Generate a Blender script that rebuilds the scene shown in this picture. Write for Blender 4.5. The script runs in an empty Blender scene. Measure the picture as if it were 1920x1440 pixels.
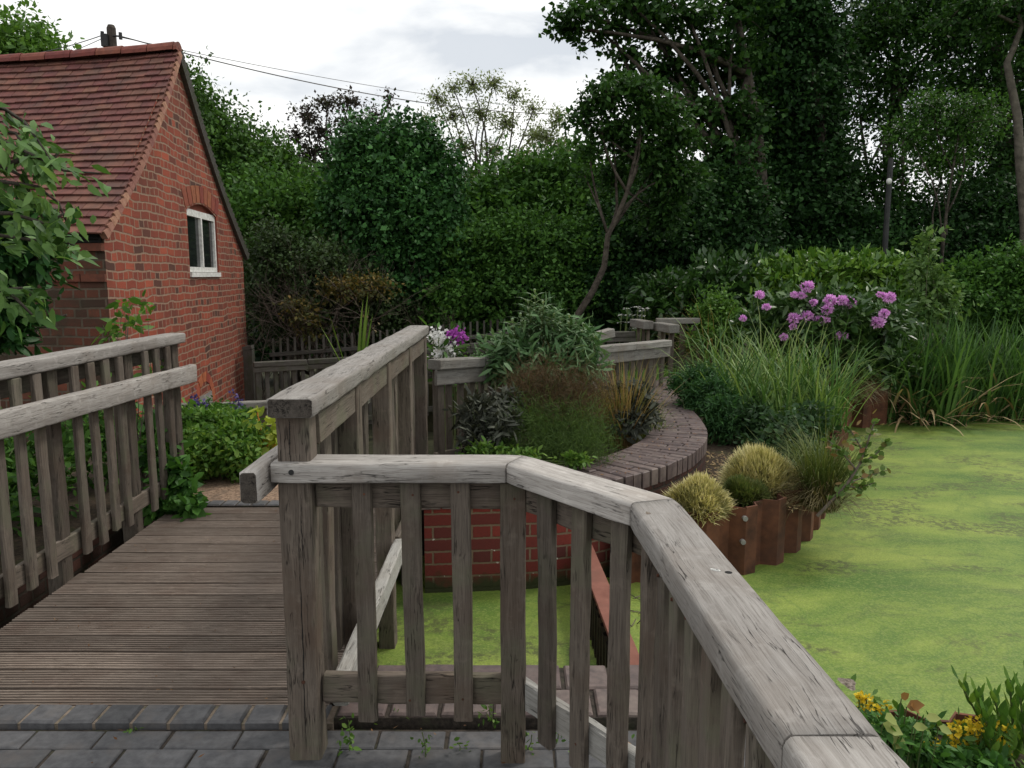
import bpy, math, random
import numpy as np
from mathutils import Vector, Matrix, Euler
R = math.radians
rng = np.random.default_rng(7)
random.seed(7)
sc = bpy.context.scene
COL = sc.collection

# ------------------------------------------------------------------ camera
H, PITCH, F = 1.5, R(8.05), 1450.0
cam_d = bpy.data.cameras.new('camera')
cam = bpy.data.objects.new('camera', cam_d)
COL.objects.link(cam)
cam.location = (0, 0, H)
cam.rotation_euler = (R(90) - PITCH, 0, 0)
cam_d.sensor_width = 36
cam_d.lens = 36 * F / 1920
cam_d.clip_start = 0.02
cam_d.clip_end = 2000
sc.camera = cam
sc.render.resolution_x, sc.render.resolution_y = 1024, 768

# ------------------------------------------------------------------ light
SUN_EL, SUN_AZ = R(55), R(62)      # azimuth clockwise from +Y
w = bpy.data.worlds.new('World')
sc.world = w
w.use_nodes = True
nt = w.node_tree
nt.nodes.clear()
N = nt.nodes.new
out = N('ShaderNodeOutputWorld'); bg = N('ShaderNodeBackground')
sky = N('ShaderNodeTexSky'); sky.sky_type = 'NISHITA'; sky.sun_disc = False
sky.sun_elevation = SUN_EL; sky.sun_rotation = SUN_AZ
sky.air_density = 1.0; sky.dust_density = 2.5
tc = N('ShaderNodeTexCoord'); mp = N('ShaderNodeMapping'); mp.inputs['Scale'].default_value = (1, 1, 2.6)
mp.inputs['Location'].default_value = (0.35, 0.1, 0.2)
n1 = N('ShaderNodeTexNoise'); n1.inputs['Scale'].default_value = 3.2; n1.inputs['Detail'].default_value = 8; n1.inputs['Roughness'].default_value = .52
n1.inputs['Distortion'].default_value = .25
cr = N('ShaderNodeValToRGB')      # cloud brightness
cr.color_ramp.elements[0].position = .36; cr.color_ramp.elements[0].color = (6.5, 6.9, 7.4, 1)
cr.color_ramp.elements[1].position = .52; cr.color_ramp.elements[1].color = (11.0, 11.0, 10.8, 1)
n2 = N('ShaderNodeTexNoise'); n2.inputs['Scale'].default_value = 2.0; n2.inputs['Detail'].default_value = 5
c2 = N('ShaderNodeValToRGB'); c2.color_ramp.elements[0].position = .30; c2.color_ramp.elements[1].position = .62
c2.color_ramp.elements[0].color = (.80, .80, .80, 1); c2.color_ramp.elements[1].color = (1, 1, 1, 1)
mx = N('ShaderNodeMix'); mx.data_type = 'RGBA'
L = nt.links.new
L(tc.outputs['Generated'], mp.inputs['Vector'])
L(mp.outputs[0], n1.inputs['Vector']); L(mp.outputs[0], n2.inputs['Vector'])
L(n1.outputs['Fac'], cr.inputs[0]); L(n2.outputs['Fac'], c2.inputs[0])
L(c2.outputs[0], mx.inputs['Factor'])
L(sky.outputs[0], mx.inputs['A']); L(cr.outputs[0], mx.inputs['B'])
L(mx.outputs['Result'], bg.inputs['Color']); bg.inputs['Strength'].default_value = 0.10
L(bg.outputs[0], out.inputs['Surface'])
sd = bpy.data.lights.new('sun', 'SUN'); sd.energy = 1.5; sd.angle = R(11); sd.color = (1, .94, .85)
so = bpy.data.objects.new('sun', sd); COL.objects.link(so)
so.rotation_euler = Euler((R(90) - SUN_EL, 0, -SUN_AZ + math.pi), 'XYZ')
so.location = (5, -5, 12)
sdir = Vector((math.sin(SUN_AZ) * math.cos(SUN_EL), math.cos(SUN_AZ) * math.cos(SUN_EL), math.sin(SUN_EL)))
so.rotation_euler = sdir.to_track_quat('Z', 'Y').to_euler()
sc.view_settings.view_transform = 'Standard'
sc.view_settings.look = 'None'
sc.view_settings.exposure = 0.18
sc.view_settings.gamma = 1

# ------------------------------------------------------------------ pixel -> place helpers
FV = Vector((0, math.cos(PITCH), -math.sin(PITCH))); UV_ = Vector((0, math.sin(PITCH), math.cos(PITCH)))
def ray(px, py):
    return FV + Vector((1, 0, 0)) * ((px - 960) / F) - UV_ * ((py - 720) / F)
def at(px, py, Y):
    d = ray(px, py); return Vector((0, 0, H)) + d * (Y / d.y)
def onz(px, py, z):
    d = ray(px, py); return Vector((0, 0, H)) + d * ((z - H) / d.z)

# ------------------------------------------------------------------ object helpers
def tag(o, label=None, cat=None, group=None, kind=None):
    if label: o['label'] = label
    if cat: o['category'] = cat
    if group: o['group'] = group
    if kind: o['kind'] = kind
    return o
def thing(name, label, cat, loc=(0, 0, 0), group=None):
    o = bpy.data.objects.new(name, None); COL.objects.link(o)
    o.location = loc; o.empty_display_size = .1
    return tag(o, label, cat, group)
def link(name, me, mat, parent=None, M=None):
    o = bpy.data.objects.new(name, me); COL.objects.link(o)
    if mat is not None:
        me.materials.clear(); me.materials.append(mat)
    if M is None: M = Matrix.Identity(4)
    if parent is not None:
        o.parent = parent
        P = Matrix.Translation(parent.location)
        q = parent.parent
        if q is not None: P = Matrix.Translation(q.location) @ parent.matrix_basis
        if parent.parent is None: P = parent.matrix_basis
        M = P.inverted() @ M
    o.matrix_basis = M
    return o
def npmesh(name, V, Fq, smooth=False, uv=None, mi=None):
    """V (n,3); Fq (m,k) int array of equal-size faces"""
    me = bpy.data.meshes.new(name)
    V = np.asarray(V, dtype=np.float32); Fq = np.asarray(Fq, dtype=np.int32)
    m, k = Fq.shape
    me.vertices.add(len(V)); me.vertices.foreach_set('co', V.ravel())
    me.loops.add(m * k); me.loops.foreach_set('vertex_index', Fq.ravel())
    me.polygons.add(m)
    me.polygons.foreach_set('loop_start', np.arange(0, m * k, k, dtype=np.int32))
    me.polygons.foreach_set('loop_total', np.full(m, k, dtype=np.int32))
    if smooth: me.polygons.foreach_set('use_smooth', np.ones(m, dtype=bool))
    me.update(calc_edges=True)
    return me
class MB:
    def __init__(s): s.v = []; s.f = []; s.uv = []
    def add(s, vs, fs, uvs=None):
        b = len(s.v); s.v += [tuple(v) for v in vs]
        for i, f in enumerate(fs):
            s.f.append(tuple(b + q for q in f))
            s.uv += ([tuple(u) for u in uvs[i]] if uvs else [(0, 0)] * len(f))
    def quad(s, a, b, c, d, uv=None): s.add([a, b, c, d], [(0, 1, 2, 3)], [uv] if uv else None)
    def mesh(s, name, smooth=False, hasuv=False):
        me = bpy.data.meshes.new(name); me.from_pydata(s.v, [], s.f)
        if smooth: me.polygons.foreach_set('use_smooth', [True] * len(me.polygons))
        if hasuv:
            ul = me.uv_layers.new(name='UVMap')
            ul.data.foreach_set('uv', np.array(s.uv, dtype=np.float32).ravel())
        me.update(); return me
    def build(s, name, mat, parent=None, smooth=False, hasuv=False, M=None):
        return link(name, s.mesh(name, smooth, hasuv), mat, parent, M)
    def box(s, c, d, rz=0, ch=0.0, tilt=(0, 0)):
        """chamfered-top box: centre c, full dims d, rotation rz, chamfer ch"""
        x, y, z = d[0] / 2, d[1] / 2, d[2] / 2
        cz, sz = math.cos(rz), math.sin(rz)
        L3 = [(-x, -y, -z), (x, -y, -z), (x, y, -z), (-x, y, -z),
              (-x, -y, z - ch), (x, -y, z - ch), (x, y, z - ch), (-x, y, z - ch)]
        fs = [(3, 2, 1, 0), (0, 1, 5, 4), (1, 2, 6, 5), (2, 3, 7, 6), (3, 0, 4, 7)]
        if ch > 0:
            L3 += [(-x + ch, -y + ch, z), (x - ch, -y + ch, z), (x - ch, y - ch, z), (-x + ch, y - ch, z)]
            fs += [(4, 5, 9, 8), (5, 6, 10, 9), (6, 7, 11, 10), (7, 4, 8, 11), (8, 9, 10, 11)]
        else: fs += [(4, 5, 6, 7)]
        vs = []
        for (a, b, h) in L3:
            h2 = h + a * tilt[0] + b * tilt[1]
            vs.append((c[0] + a * cz - b * sz, c[1] + a * sz + b * cz, c[2] + h2))
        s.add(vs, fs)
    def tube(s, pts, rad, n=6):
        pts = [Vector(p) for p in pts]; b = len(s.v); m = len(pts)
        if not hasattr(rad, '__len__'): rad = [rad] * m
        for i, p in enumerate(pts):
            t = (pts[min(i + 1, m - 1)] - pts[max(i - 1, 0)])
            if t.length < 1e-9: t = Vector((0, 0, 1))
            t.normalize()
            a = Vector((0, 0, 1)) if abs(t.z) < .8 else Vector((1, 0, 0))
            u = t.cross(a).normalized(); v = t.cross(u)
            for k in range(n):
                an = 2 * math.pi * k / n
                s.v.append(tuple(p + u * (math.cos(an) * rad[i]) + v * (math.sin(an) * rad[i])))
        for i in range(m - 1):
            for k in range(n):
                f = (b + i * n + k, b + i * n + (k + 1) % n, b + (i + 1) * n + (k + 1) % n, b + (i + 1) * n + k)
                s.f.append(f); s.uv += [(0, 0)] * 4
        s.f.append(tuple(b + k for k in range(n))[::-1]); s.uv += [(0, 0)] * n
        s.f.append(tuple(b + (m - 1) * n + k for k in range(n))); s.uv += [(0, 0)] * n
def prism(poly, z0, z1):
    mb = MB(); n = len(poly)
    vs = [(p[0], p[1], z0) for p in poly] + [(p[0], p[1], z1) for p in poly]
    mb.add(vs, [tuple(range(n))[::-1], tuple(range(n, 2 * n))] + [(i, (i + 1) % n, n + (i + 1) % n, n + i) for i in range(n)])
    return mb
def smooth_path(pts, step):
    """catmull-rom resample at ~step"""
    P = [Vector(p) for p in pts]; P = [P[0] * 2 - P[1]] + P + [P[-1] * 2 - P[-2]]
    o = []
    for i in range(1, len(P) - 2):
        for k in range(24):
            t = k / 24
            a, b, c, d = P[i - 1], P[i], P[i + 1], P[i + 2]
            o.append(.5 * ((2 * b) + (c - a) * t + (2 * a - 5 * b + 4 * c - d) * t * t + (3 * b - a - 3 * c + d) * t ** 3))
    o.append(P[-2])
    r = [o[0]]; acc = 0
    for a, b in zip(o, o[1:]):
        l = (b - a).length
        while acc + l >= step and l > 0:
            a = a + (b - a) * ((step - acc) / l); r.append(a); l = (b - a).length; acc = 0
        acc += l
    return r

# ------------------------------------------------------------------ materials
def newmat(name):
    m = bpy.data.materials.new(name); m.use_nodes = True
    t = m.node_tree; t.nodes.clear()
    o = t.nodes.new('ShaderNodeOutputMaterial'); b = t.nodes.new('ShaderNodeBsdfPrincipled')
    t.links.new(b.outputs[0], o.inputs['Surface'])
    return m, t, b, o
def nd(t, kind, **kw):
    n = t.nodes.new(kind)
    for k, v in kw.items():
        if k in n.inputs: n.inputs[k].default_value = v
        else: setattr(n, k, v)
    return n
def ramp(t, src, stops):
    r = t.nodes.new('ShaderNodeValToRGB'); e = r.color_ramp.elements
    while len(e) < len(stops): e.new(.5)
    for q, (p, c) in zip(e, stops):
        q.position = p; q.color = (*c, 1) if len(c) == 3 else c
    t.links.new(src, r.inputs[0]); return r
def mixc(t, fac, a, b, blend='MIX'):
    m = t.nodes.new('ShaderNodeMix'); m.data_type = 'RGBA'; m.blend_type = blend
    for s, v in (('Factor', fac), ('A', a), ('B', b)):
        if isinstance(v, (int, float)): m.inputs[s].default_value = v
        elif isinstance(v, tuple): m.inputs[s].default_value = (*v, 1)
        else: t.links.new(v, m.inputs[s])
    return m.outputs['Result']
def noise(t, vec, scale, detail=4, rough=.55, dist=0):
    n = nd(t, 'ShaderNodeTexNoise', Scale=scale, Detail=detail, Roughness=rough, Distortion=dist)
    if vec is not None: t.links.new(vec, n.inputs['Vector'])
    return n.outputs['Fac']
def mapping(t, vec, scale, loc=(0, 0, 0)):
    m = t.nodes.new('ShaderNodeMapping'); m.inputs['Scale'].default_value = scale; m.inputs['Location'].default_value = loc
    t.links.new(vec, m.inputs['Vector']); return m.outputs[0]
def math_(t, op, a, b=0.0, clamp=False):
    m = t.nodes.new('ShaderNodeMath'); m.operation = op; m.use_clamp = clamp
    for i, v in enumerate((a, b)):
        if isinstance(v, (int, float)): m.inputs[i].default_value = v
        else: t.links.new(v, m.inputs[i])
    return m.outputs[0]
def bump(t, b, h, strength=.5, dist=.01, prev=None):
    n = nd(t, 'ShaderNodeBump', Strength=strength, Distance=dist)
    t.links.new(h, n.inputs['Height'])
    if prev is not None: t.links.new(prev, n.inputs['Normal'])
    t.links.new(n.outputs[0], b.inputs['Normal']); return n.outputs[0]

def mix3(a, b, f): return tuple(x + (y - x) * f for x, y in zip(a, b))
def wood_mat(name, light, dark, brown, crack=.5, rough=.85, green=None, cw=.014):
    m, t, b, o = newmat(name)
    tcn = t.nodes.new('ShaderNodeTexCoord'); oi = t.nodes.new('ShaderNodeObjectInfo')
    ad = t.nodes.new('ShaderNodeVectorMath'); ad.operation = 'ADD'
    cx = t.nodes.new('ShaderNodeCombineXYZ')
    t.links.new(math_(t, 'MULTIPLY', oi.outputs['Random'], 37.0), cx.inputs[0])
    t.links.new(math_(t, 'MULTIPLY', oi.outputs['Random'], 11.0), cx.inputs[1])
    t.links.new(tcn.outputs['Object'], ad.inputs[0]); t.links.new(cx.outputs[0], ad.inputs[1])
    v = ad.outputs[0]
    # waviness of the grain
    wv = nd(t, 'ShaderNodeTexNoise', Scale=5.0, Detail=2)
    t.links.new(v, wv.inputs['Vector'])
    sub = t.nodes.new('ShaderNodeVectorMath'); sub.operation = 'MULTIPLY_ADD'
    sub.inputs[1].default_value = (0.0, .014, .014)
    t.links.new(wv.outputs['Color'], sub.inputs[0]); t.links.new(v, sub.inputs[2]); v2 = sub.outputs[0]
    fine = noise(t, mapping(t, v2, (9, 300, 300)), 1, 5, .7)
    med = noise(t, mapping(t, v2, (2.2, 60, 60)), 1, 5, .65)
    blot = noise(t, v, 3.5, 5, .6)
    blot2 = noise(t, v, 22, 4, .6)
    c = ramp(t, fine, [(.34, dark), (.47, mix3(dark, light, .72)), (.66, light)]).outputs[0]
    c = mixc(t, ramp(t, med, [(.40, (0, 0, 0)), (.64, (1, 1, 1))]).outputs[0], c, mixc(t, .55, c, dark))
    c = mixc(t, ramp(t, blot, [(.48, (0, 0, 0)), (.72, (.75, .75, .75))]).outputs[0], c, brown)
    c = mixc(t, ramp(t, blot2, [(.56, (0, 0, 0)), (.70, (.35, .35, .35))]).outputs[0], c, tuple(min(1, q * 1.25) for q in light))
    if green: c = mixc(t, ramp(t, noise(t, v, 5, 5, .6), [(.50, (0, 0, 0)), (.66, (.6, .6, .6))]).outputs[0], c, green)
    # drying checks: thin dark lines following the grain
    ck = noise(t, mapping(t, v2, (4.5, 75, 75)), 1, 3, .5)
    line = math_(t, 'ABSOLUTE', math_(t, 'SUBTRACT', ck, .5))
    mask = noise(t, mapping(t, v, (7, 22, 22), (5, 3, 1)), 1, 2)
    lm = ramp(t, line, [(0.0, (1, 1, 1)), (cw, (0, 0, 0))]).outputs[0]
    mk = ramp(t, mask, [(.50, (0, 0, 0)), (.60, (1, 1, 1))]).outputs[0]
    cm = math_(t, 'MULTIPLY', math_(t, 'MULTIPLY', lm, mk), crack)
    c = mixc(t, cm, c, (.02, .017, .014))
    var = math_(t, 'ADD', math_(t, 'MULTIPLY', oi.outputs['Random'], .50), .74)
    hs = nd(t, 'ShaderNodeHueSaturation'); t.links.new(c, hs.inputs['Color']); t.links.new(var, hs.inputs['Value'])
    t.links.new(hs.outputs[0], b.inputs['Base Color'])
    b.inputs['Roughness'].default_value = rough
    b.inputs['Specular IOR Level'].default_value = .25
    hh = math_(t, 'SUBTRACT', math_(t, 'ADD', math_(t, 'MULTIPLY', fine, .5), math_(t, 'MULTIPLY', med, .5)), math_(t, 'MULTIPLY', cm, 1.6))
    bump(t, b, hh, .8, .004)
    return m
def brick_mat(name, c1, c2, dark, mortar, bw=.225, bh=.075, ms=.010, grime=None, moss=None, squash=.5, wavy=.012, white=False):
    m, t, b, o = newmat(name)
    uvn = t.nodes.new('ShaderNodeUVMap')
    wn = nd(t, 'ShaderNodeTexNoise', Scale=3.0, Detail=3); t.links.new(uvn.outputs[0], wn.inputs['Vector'])
    ma = t.nodes.new('ShaderNodeVectorMath'); ma.operation = 'MULTIPLY_ADD'; ma.inputs[1].default_value = (wavy * 1.5, wavy * 1.5, 0)
    t.links.new(wn.outputs['Color'], ma.inputs[0]); t.links.new(uvn.outputs[0], ma.inputs[2])
    wn2 = nd(t, 'ShaderNodeTexNoise', Scale=45.0, Detail=3); t.links.new(uvn.outputs[0], wn2.inputs['Vector'])
    mb_ = t.nodes.new('ShaderNodeVectorMath'); mb_.operation = 'MULTIPLY_ADD'; mb_.inputs[1].default_value = (.009, .009, 0)
    t.links.new(wn2.outputs['Color'], mb_.inputs[0]); t.links.new(ma.outputs[0], mb_.inputs[2])
    v = mb_.outputs[0]
    bt = nd(t, 'ShaderNodeTexBrick'); bt.offset = .5; bt.squash = squash; bt.squash_frequency = 2
    bt.inputs['Scale'].default_value = 1; bt.inputs['Brick Width'].default_value = bw; bt.inputs['Row Height'].default_value = bh
    bt.inputs['Mortar Size'].default_value = ms; bt.inputs['Mortar Smooth'].default_value = .25; bt.inputs['Bias'].default_value = 0
    bt.inputs['Color1'].default_value = (0, 0, 0, 1); bt.inputs['Color2'].default_value = (1, 1, 1, 1); bt.inputs['Mortar'].default_value = (.5, .5, .5, 1)
    t.links.new(v, bt.inputs['Vector'])
    rnd = bt.outputs['Color']
    base = ramp(t, rnd, [(.0, dark), (.22, c2), (.5, c1), (.80, c2), (1.0, tuple(min(1, q * 1.25) for q in c1))]).outputs[0]
    big = noise(t, uvn.outputs[0], 1.3, 5, .6)
    fine = noise(t, uvn.outputs[0], 60, 5, .7)
    base = mixc(t, ramp(t, fine, [(.40, (.55, .55, .55)), (.60, (0, 0, 0))]).outputs[0], base, mixc(t, .5, base, dark))
    base = mixc(t, ramp(t, big, [(.42, (0, 0, 0)), (.66, (.55, .55, .55))]).outputs[0], base, dark)
    mo = mixc(t, noise(t, uvn.outputs[0], 20, 4), mortar, tuple(q * .55 for q in mortar))
    c = mixc(t, bt.outputs['Fac'], base, mo)
    if grime: c = mixc(t, ramp(t, noise(t, uvn.outputs[0], 2.2, 6, .65), [(.45, (0, 0, 0)), (.62, (.8, .8, .8))]).outputs[0], c, grime)
    if white:
        sp = math_(t, 'MULTIPLY', ramp(t, noise(t, uvn.outputs[0], 28, 3), [(.66, (0, 0, 0)), (.70, (1, 1, 1))]).outputs[0], bt.outputs['Fac'])
        c = mixc(t, sp, c, (.62, .58, .52))
    if moss is not None:
        # moss and tide line near water level (uv.y is height)
        sx = t.nodes.new('ShaderNodeSeparateXYZ'); t.links.new(uvn.outputs[0], sx.inputs[0])
        hgt = math_(t, 'ADD', math_(t, 'ADD', sx.outputs[1], .5), math_(t, 'MULTIPLY', noise(t, uvn.outputs[0], 9, 5), .22))
        moss = moss + .5
        c = mixc(t, ramp(t, hgt, [(moss, (1, 1, 1)), (moss + .07, (0, 0, 0))]).outputs[0], c, (.045, .05, .022))
    t.links.new(c, b.inputs['Base Color'])
    b.inputs['Roughness'].default_value = .9; b.inputs['Specular IOR Level'].default_value = .2
    hh = math_(t, 'ADD', math_(t, 'MULTIPLY', bt.outputs['Fac'], -1.0), math_(t, 'MULTIPLY', fine, .45))
    bump(t, b, hh, .9, .008)
    return m
def simple_mat(name, a, bcol, scale=20, rough=.8, bumps=.4, bdist=.004, metal=0, island=0.0, detail=5, spec=.3, third=None):
    m, t, b, o = newmat(name)
    tcn = t.nodes.new('ShaderNodeTexCoord'); v = tcn.outputs['Object']
    f = noise(t, v, scale, detail, .62)
    c = ramp(t, f, [(.34, a), (.66, bcol)]).outputs[0]
    if third: c = mixc(t, ramp(t, noise(t, v, scale * .23, 5, .6), [(.52, (0, 0, 0)), (.68, (.8, .8, .8))]).outputs[0], c, third)
    if island > 0:
        g = t.nodes.new('ShaderNodeNewGeometry')
        hs = nd(t, 'ShaderNodeHueSaturation'); t.links.new(c, hs.inputs['Color'])
        t.links.new(math_(t, 'ADD', math_(t, 'MULTIPLY', g.outputs['Random Per Island'], 2 * island), 1 - island), hs.inputs['Value'])
        t.links.new(math_(t, 'ADD', math_(t, 'MULTIPLY', g.outputs['Random Per Island'], .03), .485), hs.inputs['Hue'])
        c = hs.outputs[0]
    t.links.new(c, b.inputs['Base Color']); b.inputs['Roughness'].default_value = rough
    b.inputs['Metallic'].default_value = metal; b.inputs['Specular IOR Level'].default_value = spec
    if bumps: bump(t, b, noise(t, v, scale * 2.2, 5, .7), bumps, bdist)
    return m
def leaf_mat(name, cols, trans=.30, rough=.55, clump=1.0, spec=.25, tcol=None):
    """per-leaf colour from the ramp, plus soft patches through the plant"""
    m, t, b, o = newmat(name)
    g = t.nodes.new('ShaderNodeNewGeometry'); tcn = t.nodes.new('ShaderNodeTexCoord')
    nz = noise(t, tcn.outputs['Object'], clump, 3, .5)
    f = math_(t, 'ADD', math_(t, 'MULTIPLY', g.outputs['Random Per Island'], .55), math_(t, 'MULTIPLY', nz, .45))
    k = len(cols)
    c = ramp(t, f, [(.14 + .66 * i / max(1, k - 1), cc) for i, cc in enumerate(cols)]).outputs[0]
    t.links.new(c, b.inputs['Base Color']); b.inputs['Roughness'].default_value = rough
    b.inputs['Specular IOR Level'].default_value = spec
    tr = t.nodes.new('ShaderNodeBsdfTranslucent')
    t.links.new(mixc(t, 1.0, c, tcol or (1.0, 1.0, .55), 'MULTIPLY'), tr.inputs['Color'])
    ms = t.nodes.new('ShaderNodeMixShader'); ms.inputs[0].default_value = trans
    t.links.new(b.outputs[0], ms.inputs[1]); t.links.new(tr.outputs[0], ms.inputs[2]); t.links.new(ms.outputs[0], o.inputs['Surface'])
    return m

M = {}
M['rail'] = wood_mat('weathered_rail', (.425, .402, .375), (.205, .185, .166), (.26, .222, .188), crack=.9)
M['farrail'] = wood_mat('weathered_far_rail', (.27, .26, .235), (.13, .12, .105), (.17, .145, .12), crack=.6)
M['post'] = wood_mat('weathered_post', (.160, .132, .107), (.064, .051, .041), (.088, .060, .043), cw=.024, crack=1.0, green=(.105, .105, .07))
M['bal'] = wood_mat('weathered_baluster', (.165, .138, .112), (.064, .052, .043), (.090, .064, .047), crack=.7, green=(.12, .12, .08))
M['endgrain'] = wood_mat('dark_end_grain', (.11, .095, .08), (.03, .025, .021), (.06, .045, .034), crack=1, cw=.03)
M['pale_toplit'] = wood_mat('pale_toplit_wood', (.46, .45, .42), (.25, .24, .22), (.33, .30, .26), crack=.8)
M['fence_dark'] = wood_mat('dark_fence_wood', (.12, .115, .10), (.055, .05, .045), (.07, .06, .05), crack=.4, green=(.06, .07, .035))
M['deck'] = wood_mat('deck_board', (.255, .208, .172), (.118, .092, .074), (.145, .105, .083), crack=.3)
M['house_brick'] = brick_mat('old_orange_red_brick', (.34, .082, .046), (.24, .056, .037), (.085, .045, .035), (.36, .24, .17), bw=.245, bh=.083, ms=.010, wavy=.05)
M['house_brick_dark'] = brick_mat('painted_shade_side_brick', (.20, .062, .036), (.12, .045, .030), (.06, .038, .028), (.17, .13, .095), bw=.245, bh=.083, ms=.010, wavy=.02, grime=(.05, .045, .03))  # house brick in darker tones, with the side wall's shade painted in
M['red_brick'] = brick_mat('red_pool_brick', (.25, .044, .032), (.19, .036, .028), (.10, .032, .028), (.24, .165, .11), ms=.007, wavy=.004, moss=-.17, white=True)
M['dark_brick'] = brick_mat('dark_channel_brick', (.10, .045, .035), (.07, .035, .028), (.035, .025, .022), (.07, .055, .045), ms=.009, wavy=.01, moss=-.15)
M['tile'] = simple_mat('clay_roof_tile', (.105, .044, .036), (.175, .068, .052), 9, .85, .5, .006, island=.14, third=(.085, .048, .042))
M['ridge'] = simple_mat('clay_ridge_tile', (.14, .045, .032), (.22, .07, .048), 12, .85, .5, .006, island=.2, third=(.12, .06, .05))
M['verge'] = simple_mat('verge_mortar', (.22, .10, .072), (.33, .17, .125), 25, .95, .6, .006, island=.25)
M['blue_paver'] = simple_mat('blue_grey_paver', (.058, .058, .062), (.10, .10, .104), 30, .62, .5, .002, island=.20, third=(.11, .10, .095), spec=.4)
M['purple_brick'] = simple_mat('plum_engineering_brick', (.072, .054, .052), (.135, .098, .090), 26, .6, .45, .002, island=.28, third=(.16, .125, .11), spec=.4)
M['joint'] = simple_mat('sandy_joint', (.14, .115, .085), (.24, .19, .15), 60, .95, .6, .004, third=(.06, .07, .035))
M['darkjoint'] = simple_mat('dark_joint', (.022, .019, .016), (.065, .052, .042), 50, .95, .6, .004, third=(.05, .055, .03))
M['soil'] = simple_mat('soil', (.028, .02, .013), (.075, .052, .034), 30, .95, .8, .02, third=(.05, .055, .02))
M['ground'] = simple_mat('woodland_ground', (.02, .022, .01), (.05, .05, .022), 3, .95, .8, .05)
M['gravel'] = simple_mat('tan_gravel', (.12, .075, .05), (.42, .29, .20), 55, .9, .9, .01, third=(.16, .12, .09))
M['rust'] = simple_mat('rusted_steel', (.060, .027, .017), (.165, .066, .036), 6, .78, .5, .004, metal=.15, third=(.06, .032, .024))
M['redpaint'] = simple_mat('red_oxide_steel', (.17, .065, .045), (.225, .092, .066), 14, .75, .2, .002, third=(.15, .07, .05))
M['whitepaint'] = simple_mat('worn_white_paint', (.50, .50, .47), (.78, .78, .75), 24, .6, .4, .003)
M['black'] = simple_mat('blackened_gap', (.008, .008, .008), (.02, .018, .016), 20, .9, 0)
M['darkmetal'] = simple_mat('dark_painted_metal', (.015, .016, .017), (.03, .03, .03), 10, .5, 0)
M['globe'] = simple_mat('opal_globe', (.55, .55, .53), (.7, .7, .68), 6, .3, 0)
M['bark'] = simple_mat('grey_brown_bark', (.035, .028, .022), (.10, .085, .068), 14, .95, .9, .02)
M['bark_pale'] = simple_mat('pale_bark', (.06, .052, .042), (.14, .122, .10), 10, .9, .8, .015)
M['twig'] = simple_mat('brown_twig', (.085, .065, .052), (.17, .14, .115), 12, .9, 0)
M['orange_twig'] = simple_mat('orange_stem', (.45, .16, .03), (.65, .28, .05), 12, .7, 0)
M['green_stem'] = simple_mat('green_stem', (.06, .09, .03), (.12, .16, .05), 12, .7, 0)
M['concrete'] = simple_mat('grey_concrete', (.16, .155, .14), (.30, .29, .27), 18, .9, .4, .004)
M['polewood'] = simple_mat('pole_wood', (.04, .033, .027), (.085, .07, .058), 14, .9, .4, .01)
gm, gt, gb, go_ = newmat('dark_window_glass')
gb.inputs['Base Color'].default_value = (.012, .015, .016, 1); gb.inputs['Roughness'].default_value = .08
M['glass'] = gm
# leaves
M['ivy'] = leaf_mat('ivy_leaves', [(.012, .038, .013), (.032, .095, .026), (.065, .175, .042)], .15, .4, .8, spec=.10)
M['ivy2'] = leaf_mat('ivy_tree_leaves', [(.009, .025, .009), (.020, .056, .016), (.042, .11, .026)], .18, .5, .6, spec=.10)
M['maple'] = leaf_mat('maple_leaves', [(.012, .030, .010), (.026, .070, .016), (.055, .13, .025)], .30, .5, .6, spec=.10)
M['mid'] = leaf_mat('mid_green_leaves', [(.020, .052, .014), (.052, .13, .026), (.105, .23, .042)], .3, .5, .6, spec=.10)
M['bright'] = leaf_mat('bright_green_leaves', [(.045, .10, .018), (.085, .19, .03), (.14, .27, .05)], .35, .5, 1.5)
M['ash'] = leaf_mat('sparse_olive_leaves', [(.14, .16, .08), (.22, .26, .12), (.26, .34, .15)], .35, .6, .5)
M['haw'] = leaf_mat('dark_plum_leaves', [(.03, .025, .022), (.055, .04, .035), (.06, .07, .035)], .2, .6, .8)
M['brownish'] = leaf_mat('dull_brown_green_leaves', [(.020, .030, .012), (.035, .062, .018), (.06, .12, .03)], .2, .6, .8)
M['yellowbrown'] = leaf_mat('yellow_brown_leaves', [(.05, .055, .018), (.085, .095, .025), (.20, .13, .03)], .25, .6, 1)
M['laurel'] = leaf_mat('laurel_leaves', [(.035, .085, .014), (.085, .19, .026), (.20, .34, .05)], .2, .28, 1.2, spec=.5)
M['cherry'] = leaf_mat('cherry_leaves', [(.035, .085, .02), (.085, .18, .04), (.20, .34, .11)], .35, .45, 1.2)
M['climber'] = leaf_mat('climber_leaves', [(.025, .075, .018), (.055, .15, .03), (.10, .24, .045)], .35, .5, 2)
M['herb'] = leaf_mat('fresh_herb_leaves', [(.05, .12, .02), (.10, .22, .035), (.20, .32, .06)], .35, .5, 3)
M['yellowleaf'] = leaf_mat('yellow_green_leaves', [(.22, .30, .04), (.34, .42, .06), (.45, .50, .10)], .4, .5, 3)
M['silver'] = leaf_mat('silver_green_leaves', [(.04, .09, .03), (.08, .17, .06), (.20, .30, .16)], .25, .6, 2.5)
M['sage'] = leaf_mat('purple_sage_leaves', [(.026, .030, .022), (.055, .062, .046), (.11, .12, .09)], .15, .6, 3)
M['fennel_bronze'] = leaf_mat('bronze_fennel', [(.055, .045, .022), (.095, .065, .034), (.14, .085, .048)], .3, .7, 3)
M['fennel_green'] = leaf_mat('green_fennel', [(.035, .065, .02), (.07, .125, .03), (.12, .20, .045)], .3, .7, 3)
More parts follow.
